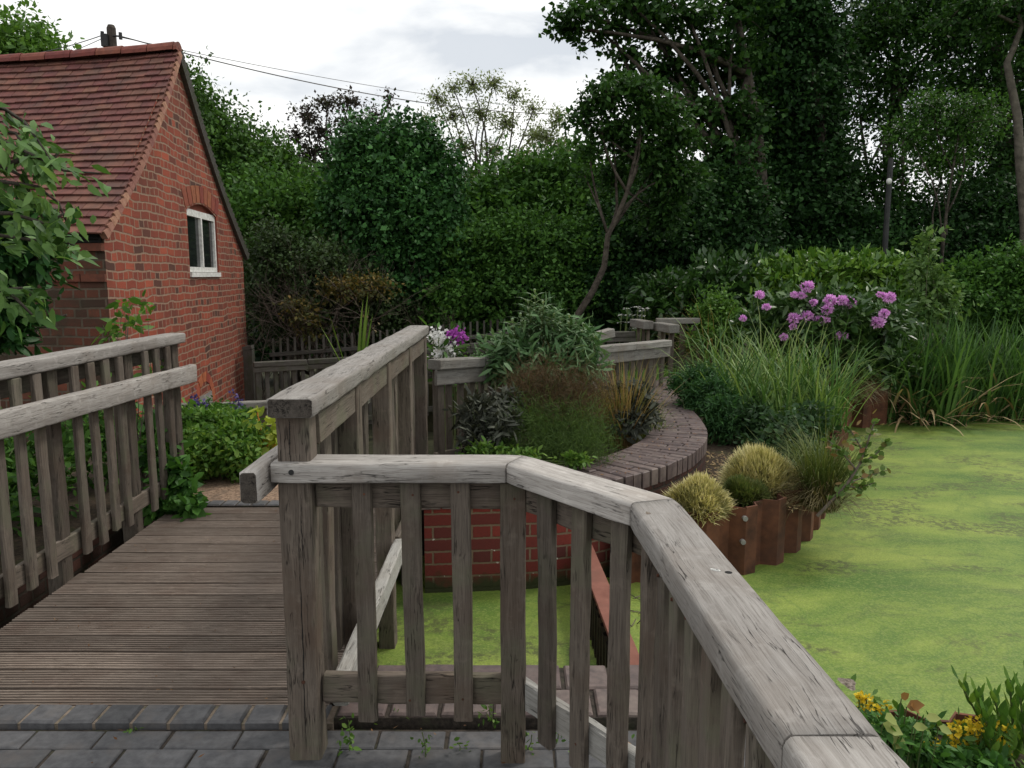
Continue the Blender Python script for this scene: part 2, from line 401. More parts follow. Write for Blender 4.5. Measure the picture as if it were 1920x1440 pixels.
M['fern'] = leaf_mat('ferny_leaves', [(.02, .055, .02), (.035, .10, .03), (.06, .15, .04)], .3, .55, 3)
M['sedge'] = leaf_mat('tall_sedge_blades', [(.03, .075, .020), (.08, .17, .038), (.24, .34, .10)], .3, .5, 2)
M['reed'] = leaf_mat('reed_blades', [(.024, .06, .018), (.055, .13, .032), (.13, .24, .06)], .3, .5, 1)
M['deadreed'] = leaf_mat('dead_reed_blades', [(.18, .12, .06), (.32, .23, .12), (.45, .35, .2)], .2, .7, 1)
M['orange_sedge'] = leaf_mat('orange_sedge_blades', [(.15, .18, .045), (.29, .22, .085), (.36, .22, .11)], .3, .5, 2)
M['mound'] = leaf_mat('cream_green_mound_blades', [(.26, .26, .09), (.60, .54, .24), (.86, .78, .46)], .2, .6, 5)
M['mound2'] = leaf_mat('green_mound_blades', [(.045, .07, .022), (.16, .19, .06), (.42, .42, .17)], .2, .6, 5)
M['drytuft'] = leaf_mat('dry_hanging_blades', [(.06, .05, .025), (.13, .11, .05), (.2, .16, .08)], .25, .6, 3)
M['greentuft'] = leaf_mat('fine_green_blades', [(.05, .08, .02), (.10, .14, .035), (.18, .20, .06)], .3, .6, 3)
M['rhodo'] = leaf_mat('rhododendron_leaves', [(.02, .05, .014), (.04, .095, .022), (.08, .15, .035)], .15, .35, 2, spec=.45)
M['pink'] = leaf_mat('lilac_pink_petals', [(.62, .24, .60), (.78, .42, .78), (.92, .62, .90)], .3, .6, 8, tcol=(1, .8, 1))
M['magenta'] = leaf_mat('magenta_petals', [(.34, .05, .36), (.50, .12, .52)], .3, .6, 8, tcol=(1, .8, 1))
M['white'] = leaf_mat('white_petals', [(.55, .55, .52), (.8, .8, .78)], .3, .6, 8, tcol=(1, 1, 1))
M['violet'] = leaf_mat('violet_petals', [(.06, .045, .16), (.13, .10, .26)], .2, .6, 8, tcol=(1, 1, 1))
M['yellow'] = leaf_mat('yellow_petals', [(.62, .42, .02), (.85, .66, .05)], .3, .6, 8, tcol=(1, 1, .6))
M['rustleaf'] = leaf_mat('rust_tinted_leaves', [(.12, .16, .05), (.20, .16, .06), (.30, .15, .07)], .3, .5, 3)
M['litter'] = leaf_mat('leaf_litter', [(.05, .025, .012), (.13, .06, .025), (.28, .17, .09)], .1, .8, 5)
M['weed'] = leaf_mat('weed_leaves', [(.05, .11, .02), (.09, .19, .03), (.16, .26, .05)], .3, .5, 5)
# duckweed
m, t, b, o = newmat('duckweed_water')
tcn = t.nodes.new('ShaderNodeTexCoord'); v = tcn.outputs['Object']
wp = nd(t, 'ShaderNodeTexNoise', Scale=.8, Detail=3); t.links.new(v, wp.inputs['Vector'])
ma = t.nodes.new('ShaderNodeVectorMath'); ma.operation = 'MULTIPLY_ADD'; ma.inputs[1].default_value = (.7, .7, 0)
t.links.new(wp.outputs['Color'], ma.inputs[0]); t.links.new(v, ma.inputs[2])
fine = noise(t, v, 120, 3, .7); mid = noise(t, mapping(t, ma.outputs[0], (.55, 1.3, 1)), 1.5, 6, .6); st = noise(t, mapping(t, ma.outputs[0], (.8, 1.9, 1), (3, 7, 0)), 2.3, 7, .68)
c = ramp(t, mid, [(.38, (.085, .165, .024)), (.50, (.175, .255, .040)), (.62, (.27, .34, .060))]).outputs[0]
c = mixc(t, ramp(t, st, [(.55, (0, 0, 0)), (.60, (.28, .28, .28)), (.70, (.7, .7, .7))]).outputs[0], c, (.095, .135, .036))
ve = nd(t, 'ShaderNodeTexNoise', Scale=1.6, Detail=4, Distortion=1.4); t.links.new(ma.outputs[0], ve.inputs['Vector'])
vl = math_(t, 'ABSOLUTE', math_(t, 'SUBTRACT', ve.outputs['Fac'], .5))
c = mixc(t, ramp(t, vl, [(0, (.5, .5, .5)), (.035, (0, 0, 0))]).outputs[0], c, (.09, .17, .03))
c = mixc(t, ramp(t, fine, [(.38, (.55, .55, .55)), (.56, (0, 0, 0))]).outputs[0], c, mixc(t, .5, c, (.05, .09, .02)))
c = mixc(t, ramp(t, noise(t, v, 14, 5, .7), [(.66, (0, 0, 0)), (.74, (.7, .7, .7))]).outputs[0], c, (.10, .085, .035))
vo = nd(t, 'ShaderNodeTexVoronoi', Scale=95.0); t.links.new(v, vo.inputs['Vector'])
c = mixc(t, ramp(t, vo.outputs['Distance'], [(.28, (0, 0, 0)), (.62, (.45, .45, .45))]).outputs[0], c, mixc(t, .6, c, (.03, .06, .012)))
sep = t.nodes.new('ShaderNodeSeparateColor'); t.links.new(vo.outputs['Color'], sep.inputs[0])
c = mixc(t, ramp(t, sep.outputs[0], [(.5, (0, 0, 0)), (1, (.35, .35, .35))]).outputs[0], c, (.28, .33, .09))
# old brown debris blown together in ragged drifts
db = math_(t, 'MULTIPLY', ramp(t, noise(t, mapping(t, ma.outputs[0], (.7, 1.5, 1), (9, 2, 0)), 1.6, 5, .6), [(.51, (0, 0, 0)), (.585, (1, 1, 1))]).outputs[0], ramp(t, noise(t, v, 22, 6, .75), [(.46, (0, 0, 0)), (.56, (.85, .85, .85))]).outputs[0])
c = mixc(t, db, c, (.070, .080, .028))
t.links.new(c, b.inputs['Base Color']); b.inputs['Roughness'].default_value = .62; b.inputs['Specular IOR Level'].default_value = .3
bump(t, b, fine, .5, .004)
M['duckweed'] = m
# ------------------------------------------------------------------ timber
def beam(name, p0, p1, w, h, mat, parent, up=(0, 0, 1), bev=.005, seg=.12, jit=.0012, bow=0.0, rnd=1, group=None):
    p0, p1 = Vector(p0), Vector(p1); X = p1 - p0; Ln = X.length; X.normalize()
    Z = Vector(up); Z = (Z - X * Z.dot(X)).normalized(); Y = Z.cross(X)
    a, b = w / 2, h / 2
    prof = []
    for sx, sy, a0 in ((1, 1, 0), (-1, 1, 90), (-1, -1, 180), (1, -1, 270)):
        for k in range(rnd + 1):
            an = R(a0 + 90 * k / rnd)
            prof.append((sx * (a - bev) + bev * math.cos(an), sy * (b - bev) + bev * math.sin(an)))
    n = len(prof); m = max(2, int(Ln / seg) + 1)
    xs = [0, min(bev * .7, Ln * .1)] + [Ln * k / m for k in range(1, m)] + [Ln - min(bev * .7, Ln * .1), Ln]
    vs = []; tw = random.uniform(-.01, .01)
    for i, x in enumerate(xs):
        t = x / Ln; q = bow * math.sin(math.pi * t)
        s = 1 - (bev * .8 / max(a, b) if i in (0, len(xs) - 1) else 0)
        an = tw * (t - .5)
        for (y, z) in prof:
            jy, jz = random.gauss(0, jit), random.gauss(0, jit)
            vs.append((x, (y * s) + z * an + q + jy, (z * s) - y * an + jz))
    fs = []
    K = len(xs)
    for i in range(K - 1):
        for k in range(n):
            fs.append((i * n + k, i * n + (k + 1) % n, (i + 1) * n + (k + 1) % n, (i + 1) * n + k)[::-1])
    fs.append(tuple(range(n))); fs.append(tuple((K - 1) * n + k for k in range(n))[::-1])
    me = bpy.data.meshes.new(name); me.from_pydata(vs, [], fs); me.update()
    me.polygons.foreach_set('use_smooth', [rnd > 1] * len(me.polygons))
    Mx = Matrix((X, Y, Z)).transposed().to_4x4(); Mx.translation = p0
    return link(name, me, mat, parent, Mx)
UPX = (1, 0, 0)
def vert(name, x, y, z0, z1, w, t, mat, parent, face=(0, -1, 0), lean=(0, 0), **kw):
    return beam(name, (x + lean[0], y + lean[1], z0), (x, y, z1), w, t, mat, parent, up=face, **kw)

ZW = -.33       # water level
# ------------------------------------------------------------------ setting: ground, water, paving
def struct(name, mb, mat, **k): return tag(mb.build(name, mat, **k), kind='structure')
g = MB(); g.quad((-300, -300, -.85), (300, -300, -.85), (300, 600, -.85), (-300, 600, -.85)); struct('ground', g, M['ground'])
wp_ = [(-2.5, 2.40), (.98, 2.40), (1.1, 2.2), (1.1, -1.0), (30, -1.0), (30, 10.6), (3.6, 10.6), (2.0, 7.0), (1.6, 5.0), (.6, 4.5), (-.5, 5.0), (-2.5, 5.0)]
pw = MB(); pw.add([(x, y, ZW) for x, y in wp_], [tuple(range(len(wp_)))]); struct('pond_water', pw, M['duckweed'])
# far bank, left bank, bed
struct('far_bank', prism([(3.3, 10.2), (6, 10.35), (30, 10.0), (60, 10), (60, 60), (-2, 60), (-2, 12), (1.2, 9.7), (2.4, 9.7)], -.84, -.12), M['ground'])
struct('left_bank', prism([(-2.5, 2.42), (-2.5, 4.9), (-2.5, 6.6), (-30, 6.6), (-30, -5), (-3.4, -5), (-3.4, 2.42)], -.84, -.03), M['soil'])
# house terrace and lower ground behind the bridge
gp = MB()
gp.add([(-2.5, 4.99, -.005), (-.35, 4.99, -.005), (-.30, 6.0, -.02), (-2.6, 6.0, -.02), (.3, 7.4, -.55), (-3.4, 7.4, -.55), (1.6, 9.6, -.8), (-3.4, 9.6, -.8)],
       [(0, 1, 2, 3), (3, 2, 4, 5), (5, 4, 6, 7)])
struct('gravel_path', gp, M['gravel'])

# pavement of blue-grey pavers
pv = MB(); y = 2.385 - .05; r = 0
while y > .2:
    off = .115 * (r % 2)
    x = -3.4 + off
    while x < 1.02:
        L_ = .222 + random.uniform(-.004, .004)
        if x + L_ > 1.04: L_ = 1.04 - x
        if L_ > .04: pv.box((x + L_ / 2, y, -.03 + random.uniform(-.0015, .0015)), (L_ - .004, .0965 + random.uniform(-.002, .001), .06), ch=.004, tilt=(random.uniform(-.006, .006), random.uniform(-.008, .008)), rz=random.uniform(-.006, .006))
        x += .228
    y -= .1; r += 1
struct('pavement', pv, M['blue_paver'])
pb = prism([(-3.4, -5), (1.05, -5), (1.05, 2.40), (-3.4, 2.40)], -.84, -.008); struct('pavement_base', pb, M['darkjoint'])
# row of blue bricks at each end of the deck
def kerb_row(name, x0, x1, y0, y1, zt, pitch, mat):
    kb = MB(); x = x0
    while x < x1 - .02:
        wd = min(pitch, x1 - x)
        kb.box((x + wd / 2, (y0 + y1) / 2, zt - .05), (wd - .012, y1 - y0 - random.uniform(0, .004), .1), ch=.008, tilt=(random.uniform(-.015, .015), random.uniform(-.01, .01)), rz=random.uniform(-.012, .012))
        x += pitch
    struct(name, kb, mat)
kerb_row('brick_kerb', -3.4, -.62, 2.400, 2.512, .022, .125, M['blue_paver'])
struct('kerb_bedding', prism([(-3.4, 2.403), (-.60, 2.403), (-.60, 2.51), (-3.4, 2.51)], -.3, .012), M['joint'])
kerb_row('far_brick_kerb', -2.3, -.42, 4.90, 5.0, .012, .098, M['blue_paver'])
struct('far_kerb_bedding', prism([(-2.5, 4.895), (-.42, 4.895), (-.42, 4.997), (-2.5, 4.997)], -.3, .004), M['darkjoint'])
cpg = MB()
for j, (ya, yb) in enumerate(((2.425, 2.585), (2.595, 2.76))):
    x = -.595 + .08 * j
    while x < 1.0:
        L_ = min(.17, 1.02 - x)
        if L_ > .03: cpg.box((x + L_ / 2, (ya + yb) / 2, -.015 + random.uniform(-.002, .002)), (L_ - .011, yb - ya, .1), ch=.007, tilt=(random.uniform(-.012, .012), random.uniform(-.01, .01)), rz=random.uniform(-.015, .015))
        x += .176
struct('pool_coping_kerb', cpg, M['purple_brick'])
struct('coping_bedding', prism([(-.6, 2.42), (1.02, 2.42), (1.02, 2.757), (-.6, 2.757)], -.32, .022), M['darkjoint'])
def wall_uv(mb, a, b, z0, z1, u0=0):
    a, b = Vector(a), Vector(b); Ln = (b - a).length
    mb.quad((a.x, a.y, z0), (b.x, b.y, z0), (b.x, b.y, z1), (a.x, a.y, z1), uv=[(u0, z0), (u0 + Ln, z0), (u0 + Ln, z1), (u0, z1)])
    return u0 + Ln
def thick_wall(name, pts, z0, z1, th, mat, label, cat, parent=None):
    """brick wall following pts, front face on the right-hand side of travel reversed to the camera"""
    mb = MB(); P = [Vector((p[0], p[1], 0)) for p in pts]; n = len(P); off = []
    for i in range(n):
        d = (P[min(i + 1, n - 1)] - P[max(i - 1, 0)]).normalized(); off.append(P[i] + Vector((-d.y, d.x, 0)) * th)
    u = 0
    for i in range(n - 1):
        u2 = wall_uv(mb, P[i], P[i + 1], z0, z1, u)
        wall_uv(mb, off[i + 1], off[i], z0, z1, u)
        mb.quad((P[i].x, P[i].y, z1), (P[i + 1].x, P[i + 1].y, z1), (off[i + 1].x, off[i + 1].y, z1), (off[i].x, off[i].y, z1), uv=[(u, 0), (u2, 0), (u2, th), (u, th)])
        u = u2
    wall_uv(mb, off[0], P[0], z0, z1); wall_uv(mb, P[-1], off[-1], z0, z1)
    o = mb.build(name, mat, parent, hasuv=True)
    if label: tag(o, label, cat)
    return o
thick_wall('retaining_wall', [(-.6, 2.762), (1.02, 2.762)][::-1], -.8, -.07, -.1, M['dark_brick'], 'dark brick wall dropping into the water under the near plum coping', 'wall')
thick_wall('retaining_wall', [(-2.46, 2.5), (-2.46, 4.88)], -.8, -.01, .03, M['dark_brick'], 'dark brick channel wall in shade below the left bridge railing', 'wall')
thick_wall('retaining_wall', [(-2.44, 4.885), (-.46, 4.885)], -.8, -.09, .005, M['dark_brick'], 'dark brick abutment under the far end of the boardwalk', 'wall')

# ------------------------------------------------------------------ footbridge deck
fb = thing('footbridge', 'brown grooved timber boardwalk footbridge crossing the green channel', 'footbridge', (-1.42, 3.7, 0))
def grooved_board(y0, x0, x1, wd):
    mb = MB(); ng = 7; prof = [(0, -.028), (0, -.002)]
    s = wd / ng
    for k in range(ng):
        a = k * s
        prof += [(a + s * .10, 0), (a + s * .52, 0), (a + s * .58, -.008), (a + s * .98, -.008)]
    prof += [(wd, -.002), (wd, -.028)]
    n = len(prof); xs = [x0 + (x1 - x0) * k / 10 for k in range(11)]; vs = []
    ph = random.uniform(0, 6); tl = random.uniform(-.004, .004)
    for x in xs:
        for (yy, zz) in prof: vs.append((x - x0, yy, zz + .0012 * math.sin(x * 5 + ph) + (yy - wd / 2) * tl))
    fs = []
    for i in range(10):
        for k in range(n):
            fs.append((i * n + k, (i + 1) * n + k, (i + 1) * n + (k + 1) % n, i * n + (k + 1) % n))
    fs += [tuple(range(n)), tuple(10 * n + k for k in range(n))[::-1]]
    mb.add(vs, fs)
    return mb.build('deck_board', M['deck'], fb, M=Matrix.Translation((x0, y0, .0)))
NB = 17; PB = (4.892 - 2.518) / NB
for i in range(NB):
    grooved_board(2.518 + i * PB, -2.19 + random.uniform(-.008, .008), -.645 + random.uniform(-.006, .006), PB - .0135)
for x in (-2.12, -1.6, -1.1, -.685):
    beam('joist', (x, 2.54, -.13), (x, 4.86, -.13), .05, .2, M['post'], fb)

# ------------------------------------------------------------------ bridge railings
def railing_balusters(parent, xs, ys, z0, z1, w, t, face, mat, posts=()):
    for y in ys:
        if any(abs(y - p) < .05 for p in posts): continue
        vert('baluster', xs + random.uniform(-.003, .003), y + random.uniform(-.006, .006), z0 + random.uniform(-.02, .015), z1, w, t, mat, parent, face, lean=(random.uniform(-.006, .006), random.uniform(-.01, .01)), bow=random.uniform(-.003, .003))
lr = thing('timber_railing', 'grey oak railing along the left side of the boardwalk, below the brick building', 'railing', (-2.2, 3.6, 0))
lp = [1.38, 2.13, 2.88, 3.66, 4.40, 5.02]
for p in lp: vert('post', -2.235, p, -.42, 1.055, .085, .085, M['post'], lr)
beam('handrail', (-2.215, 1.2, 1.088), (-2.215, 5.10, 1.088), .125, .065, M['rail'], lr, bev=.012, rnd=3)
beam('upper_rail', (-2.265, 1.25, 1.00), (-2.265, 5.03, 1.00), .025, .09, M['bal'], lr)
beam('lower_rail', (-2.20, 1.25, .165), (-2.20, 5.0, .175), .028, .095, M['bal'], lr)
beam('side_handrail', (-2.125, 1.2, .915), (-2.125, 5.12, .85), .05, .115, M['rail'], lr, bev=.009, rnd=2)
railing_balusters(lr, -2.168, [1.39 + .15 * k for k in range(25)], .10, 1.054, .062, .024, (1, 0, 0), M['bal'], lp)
rr = thing('timber_railing', 'grey oak railing along the right side of the boardwalk, rising over the green pool', 'railing', (-.63, 3.7, 0))
rp = [2.90, 3.64, 4.42, 5.18]
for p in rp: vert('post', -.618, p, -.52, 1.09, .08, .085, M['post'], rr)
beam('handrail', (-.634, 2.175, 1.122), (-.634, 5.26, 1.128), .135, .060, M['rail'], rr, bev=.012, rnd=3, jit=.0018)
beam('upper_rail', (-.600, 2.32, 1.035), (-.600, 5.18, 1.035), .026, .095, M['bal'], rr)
beam('lower_rail', (-.555, 2.33, .165), (-.555, 3.66, .165), .052, .10, M['pale_toplit'], rr, bev=.008)  # paler wood paints in the light on this rail's top face
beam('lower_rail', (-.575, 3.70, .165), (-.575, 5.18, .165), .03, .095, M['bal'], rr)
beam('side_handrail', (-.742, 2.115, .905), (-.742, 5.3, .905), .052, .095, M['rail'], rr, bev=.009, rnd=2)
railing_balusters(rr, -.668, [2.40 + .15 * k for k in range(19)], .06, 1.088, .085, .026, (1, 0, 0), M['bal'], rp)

beam('end_grain', (-.634, 2.1735, 1.122), (-.634, 2.1765, 1.122), .126, .051, M['endgrain'], rr, bev=.006, seg=1, jit=.0006)
beam('end_grain', (-.742, 2.1135, .905), (-.742, 2.1165, .905), .044, .086, M['endgrain'], rr, bev=.006, seg=1, jit=.0006)
# ------------------------------------------------------------------ viewing bay fence in the foreground
ff = thing('timber_fence', 'large grey oak fence with broad handrail angling round the nearest paving, in the foreground', 'fence', (0, 2.2, 0))
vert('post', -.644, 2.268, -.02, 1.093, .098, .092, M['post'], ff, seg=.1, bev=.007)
C0, C1, C2 = Vector((.012, 2.252, 0)), Vector((.345, 1.828, 0)), Vector((.385, .858, 0))
ZT = .926
def handrail_piece(a, b, na, nb, mat=M['rail']):
    """mitred handrail segment: a,b centre points, na/nb the mitre directions (across the rail)"""
    a, b = Vector(a), Vector(b); X = (b - a); Ln = X.length; X.normalize(); Zv = Vector((0, 0, 1)); Y = Zv.cross(X)
    hw, hh, bv = .061, .030, .013
    prof = []
    for sx, sy, a0 in ((1, 1, 0), (-1, 1, 90), (-1, -1, 180), (1, -1, 270)):
        rr_ = bv if sy > 0 else .004
        for k in range(4):
            an = R(a0 + 30 * k); prof.append((sx * (hw - rr_) + rr_ * math.cos(an), sy * (hh - rr_) + rr_ * math.sin(an)))
    n = len(prof); K = max(4, int(Ln / .05)); vs = []
    ph = [random.uniform(0, 6) for _ in range(n)]
    for i in range(K + 1):
        t = i / K
        for k, (y, z) in enumerate(prof):
            sa = y * na; sb = Ln + y * nb
            x = sa + (sb - sa) * t
            e = .0016 if i in (0, K) else 0
            yy = y + .0010 * math.sin(x * 7 + ph[k]) + random.gauss(0, .0004) - e * (1 if y > 0 else -1)
            zz = z + .0008 * math.sin(x * 6 + ph[k]) + random.gauss(0, .0003) - e * (1 if z > 0 else -1)
            vs.append((x, yy, zz))
    fs = []
    for i in range(K):
        for k in range(n): fs.append((i * n + k, i * n + (k + 1) % n, (i + 1) * n + (k + 1) % n, (i + 1) * n + k)[::-1])
    fs += [tuple(range(n)), tuple(K * n + k for k in range(n))[::-1]]
    me = bpy.data.meshes.new('handrail'); me.from_pydata(vs, [], fs); me.update()
    me.polygons.foreach_set('use_smooth', [True] * (len(me.polygons) - 2) + [False, False])
    Mx = Matrix((X, Y, Zv)).transposed().to_4x4(); Mx.translation = a
    return link('handrail', me, mat, ff, Mx)
def up3(v, z=ZT): return (v.x, v.y, z)
gap = .0022
dB = Vector((1, 0, 0)); dC = (C1 - C0).normalized(); dD = (C2 - C1).normalized()
def mt(d1, d2):  # tan of half the turn angle, signed
    an = math.atan2(d1.x * d2.y - d1.y * d2.x, d1.dot(d2)); return math.tan(an / 2)
mBC, mCD = mt(dB, dC), mt(dC, dD)
handrail_piece((-.705, 2.262, ZT), up3(C0 - dB * gap), 0, -mBC)
handrail_piece(up3(C0 + dC * gap), up3(C1 - dC * gap), mBC, -mCD)
handrail_piece(up3(C1 + dD * gap), up3(C2 - dD * gap), mCD, .04)
handrail_piece(up3(C2 + dD * .0025), up3(C2 + dD * 1.2), .04, 0)
def fence_run(a, b, nrm, bals, first_post=None, last_post=None):
    """rails behind, balusters in front; nrm = unit vector towards the paving side"""
    a, b, nrm = Vector(a), Vector(b), Vector(nrm)
    d = (b - a).normalized()
    r0 = a - nrm * .012
    r1 = b - nrm * .012
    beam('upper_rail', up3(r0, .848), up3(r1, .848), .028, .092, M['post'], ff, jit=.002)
    beam('lower_rail', up3(r0, .218), up3(r1, .218), .030, .095, M['post'] if abs(nrm.y) > .9 else M['pale_toplit'], ff, jit=.002)
    for s, ln, w_, kind in bals:
        p = a + (b - a) * s + nrm * (.018 if kind == 'baluster' else .012)
        z0 = .135 if kind == 'baluster' else -.02
        nn = nrm
        for zz in (.855, .205):
            if random.random() < .75:
                sm_ = MB(); sp0 = Vector((p.x + random.uniform(-.012, .012), p.y, zz + random.uniform(-.01, .01))) + nrm * (.013 if kind == 'baluster' else .031); sm_.tube([sp0 - nrm * .003, sp0 + nrm * .0012], [.0042, .0036], 8); sm_.build('screw_head', M['rust'], ff)
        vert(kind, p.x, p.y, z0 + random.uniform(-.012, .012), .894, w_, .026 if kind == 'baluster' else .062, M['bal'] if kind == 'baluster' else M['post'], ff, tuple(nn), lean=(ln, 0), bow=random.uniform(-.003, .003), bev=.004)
B0 = Vector((-.59, 2.262, 0))
fence_run(B0, C0, (0, -1, 0), [(.235, -.0, .058, 'baluster'), (.475, .006, .058, 'baluster'), (.725, .004, .058, 'baluster'), (.985, 0, .076, 'post')])
nC = Vector((-dC.y, dC.x, 0)) * -1
nC = nC if nC.y < 0 else -nC
fence_run(C0, C1, nC, [(.30, .005, .06, 'baluster'), (.57, 0, .058, 'baluster'), (.84, 0, .058, 'baluster')])
nD = Vector((-1, 0, 0))
runD = C2 + dD * 1.2
bl = []; q = .10
while q < 2.1:
    bl.append((q / (runD - C1).length, random.uniform(-.004, .004), .062, 'post' if abs(q - .10) < .01 or abs(q - .90) < .03 else 'baluster')); q += .115
fence_run(C1 + nD * -.0, runD, nD, bl)
# fixings
def split_mark(x, y, z0, z1, wmax, sd_):
    random.seed(sd_); m_ = MB(); n_ = 40; Lv = []; Rv = []; cx = x
    for k in range(n_ + 1):
        t_ = k / n_; cx += random.gauss(0, .0007); w_ = wmax * (math.sin(math.pi * t_) ** .5) * random.uniform(.35, 1) * .5 if 0 < k < n_ else 0
        Lv.append((cx - w_, y, z0 + (z1 - z0) * t_)); Rv.append((cx + w_, y, z0 + (z1 - z0) * t_))
    for k in range(n_): m_.quad(Lv[k], Rv[k], Rv[k + 1], Lv[k + 1])
    m_.build('drying_split', M['black'], ff)
def peg_disc(p, nrm, r, parent, name='peg_disc', dep=.006, mat=None):
    p, nrm = Vector(p), Vector(nrm).normalized()
    mb = MB(); mb.tube([p - nrm * .004, p + nrm * dep * .4], [r, r * .93], 12); mb.build(name, mat or M['twig'], parent)
split_mark(-.640, 2.2205, .02, .70, .0042, 4); split_mark(-.652, 2.2205, .965, 1.085, .0040, 5); split_mark(-.625, 2.2205, .62, .86, .003, 6)
peg_disc((-.645, 2.2005, .928), (0, -1, 0), .0085, ff, mat=M['darkmetal'])
peg_disc((-.003, 2.2195, .845), (0, -1, 0), .007, ff, mat=M['darkmetal'])
peg_disc((-.640, 2.2205, .262), (0, -1, 0), .006, ff, mat=M['rust'])
peg_disc((-.645, 2.2205, .30), (0, -1, 0), .007, ff)
pk = onz(1366, 1073, .957); peg_disc((pk.x, pk.y, .9545), (0, 0, 1), .0075, ff, mat=M['black'])  # plug hole as a black disc, its inner shade painted
for (kx, ky, ka, kb_) in ((1590, 1281, .016, .010), (1215, 962, .010, .006)):
    pk = onz(kx, ky, .957); kn = MB(); vs_k = [(pk.x, pk.y, .9572)]
    for j in range(14):
        an = 2 * math.pi * j / 14; rr2 = 1 + .25 * math.sin(3 * an + kx)
        vs_k.append((pk.x + kb_ * rr2 * math.cos(an), pk.y + ka * rr2 * math.sin(an), .9570))
    kn.add(vs_k, [(0, 1 + j, 1 + (j + 1) % 14) for j in range(14)]); kn.build('knot', simple_mat('wood_knot', (.05, .036, .026), (.26, .22, .18), 160, .9, .6, .002), ff)
bd = MB(); pk = onz(1340, 1068, .957)   # bird dropping
for k in range(5): bd.box((pk.x + .0025 * k - .004, pk.y - .0015 * k, .9575), (.007, .004, .002), rz=.5 * k)
bd.build('bird_dropping', M['whitepaint'], ff)

# ------------------------------------------------------------------ curved and far fences
def run_fence(name, label, P, mat, railw=.11, railh=.07, sub=.1, subgap=.0, bh=.78, pitch=.16, bw=.06, postevery=6, side=-1, group=None, postmat=None, cap=True):
    t_ = thing(name, label, 'fence', tuple(P[0]), group)
    P = [Vector(p) for p in P]; cnt = 0
    for i, (a, b) in enumerate(zip(P, P[1:])):
        d = (b - a); Ln = d.length; dn = d.normalized(); nr = Vector((dn.y, -dn.x, 0)).normalized()
        if nr.y > 0: nr = -nr
        e = dn * .006
        if cap: beam('handrail', a - Vector((0, 0, railh / 2)) + e, b - Vector((0, 0, railh / 2)) - e, railw, railh, mat, t_, bev=.008, seg=.3)
        if sub: beam('upper_rail', a + nr * .022 - Vector((0, 0, railh + sub / 2 + subgap)), b + nr * .022 - Vector((0, 0, railh + sub / 2 + subgap)), .026, sub, mat, t_, seg=.3)
        beam('lower_rail', a - nr * .0 - Vector((0, 0, bh - .1)), b - Vector((0, 0, bh - .1)), .026, .08, postmat or mat, t_, seg=.3)
        k = max(1, round(Ln / pitch))
        for j in range(k):
            s = a + d * ((j + .5) / k); cnt += 1
            post = postevery and cnt % postevery == 1
            c_ = s - nr * (.012 if post else .030)
            z1 = s.z - railh if cap else s.z + .14
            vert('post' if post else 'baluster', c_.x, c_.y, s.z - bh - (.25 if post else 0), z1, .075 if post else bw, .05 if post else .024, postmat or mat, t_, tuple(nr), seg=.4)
    return t_
run_fence('curved_fence', 'low curved grey fence behind the flower bed, from the bridge round towards the gate',
          [at(812, 674, 5.32), at(900, 669, 5.75), at(965, 661, 6.25), at(1040, 654, 6.8), at(1115, 649, 7.35), at(1185, 643, 7.95), at(1252, 637, 8.5)], M['farrail'], railw=.12, railh=.072, sub=.11, bh=.80, pitch=.15, postevery=6, postmat=M['bal'])
run_fence('baluster_fence', 'dark weathered baluster fence right of the brick building, under the shrubs',
          [at(474, 679, 10.4), at(576, 674, 10.7), at(700, 666, 11.0), at(880, 644, 11.5), at(985, 635, 11.8)], M['fence_dark'], railw=.1, railh=.07, sub=.07, bh=1.0, pitch=.12, bw=.055, postevery=9)
run_fence('picket_fence', 'dark picket fence with bare pointed slats at the foot of the trees',
          [at(505, 653, 11.6), at(640, 643, 11.8), at(746, 634, 12.0), at(965, 612, 12.4)], M['fence_dark'], sub=.06, bh=.9, pitch=.11, bw=.035, postevery=0, cap=False)
run_fence('low_fence', 'low grey rail fence behind the green herbs at the foot of the brick building',
          [at(326, 757, 6.75), at(415, 755, 6.8), at(512, 751, 6.85)], M['farrail'], railw=.10, railh=.065, sub=0, bh=.6, pitch=.14, bw=.09, postevery=0, postmat=M['bal'])
gt1 = run_fence('gate_fence', 'short grey fence end with a square capped post, left of the path gap', [at(1190, 598, 10.0), at(1216, 602, 9.4)], M['farrail'], railw=.13, railh=.10, sub=0, bh=1.1, pitch=.2, bw=.08, postevery=0, postmat=M['bal'])
run_fence('gate_fence', 'grey fence seen face on behind the path, longest rail right of the gap', [at(1230, 597, 10.4), at(1312, 596, 10.4)], M['farrail'], railw=.13, railh=.075, sub=0, bh=1.1, pitch=.15, bw=.075, postevery=4, postmat=M['bal'])
run_fence('gate_fence', 'stub of grey fence with thick post at the end of the curved fence', [at(1232, 604, 9.6), at(1264, 609, 9.0)], M['farrail'], railw=.14, railh=.10, sub=0, bh=1.1, pitch=.25, bw=.1, postevery=1, postmat=M['bal'])
run_fence('ramp_fence', 'grey rail sloping up behind the silver leaved shrub', [at(1080, 634, 8.7), at(1148, 615, 9.0)], M['farrail'], railw=.12, railh=.10, sub=0, bh=.8, pitch=.3, bw=.08, postevery=2, postmat=M['bal'])
run_fence('ramp_fence', 'level dark grey rail between the sloping rail and the capped post', [at(1130, 622, 9.7), at(1192, 621, 9.7)], M['fence_dark'], railw=.1, railh=.07, sub=.06, bh=.8, pitch=.2, bw=.07, postevery=2)
gp_ = thing('gate_post', 'leaning grey post against the far corner of the brick building', 'post', tuple(at(466, 700, 11.2)))
vert('post', at(466, 655, 11.2).x, 11.2, -.8, at(466, 655, 11.2).z, .14, .1, M['fence_dark'], gp_)
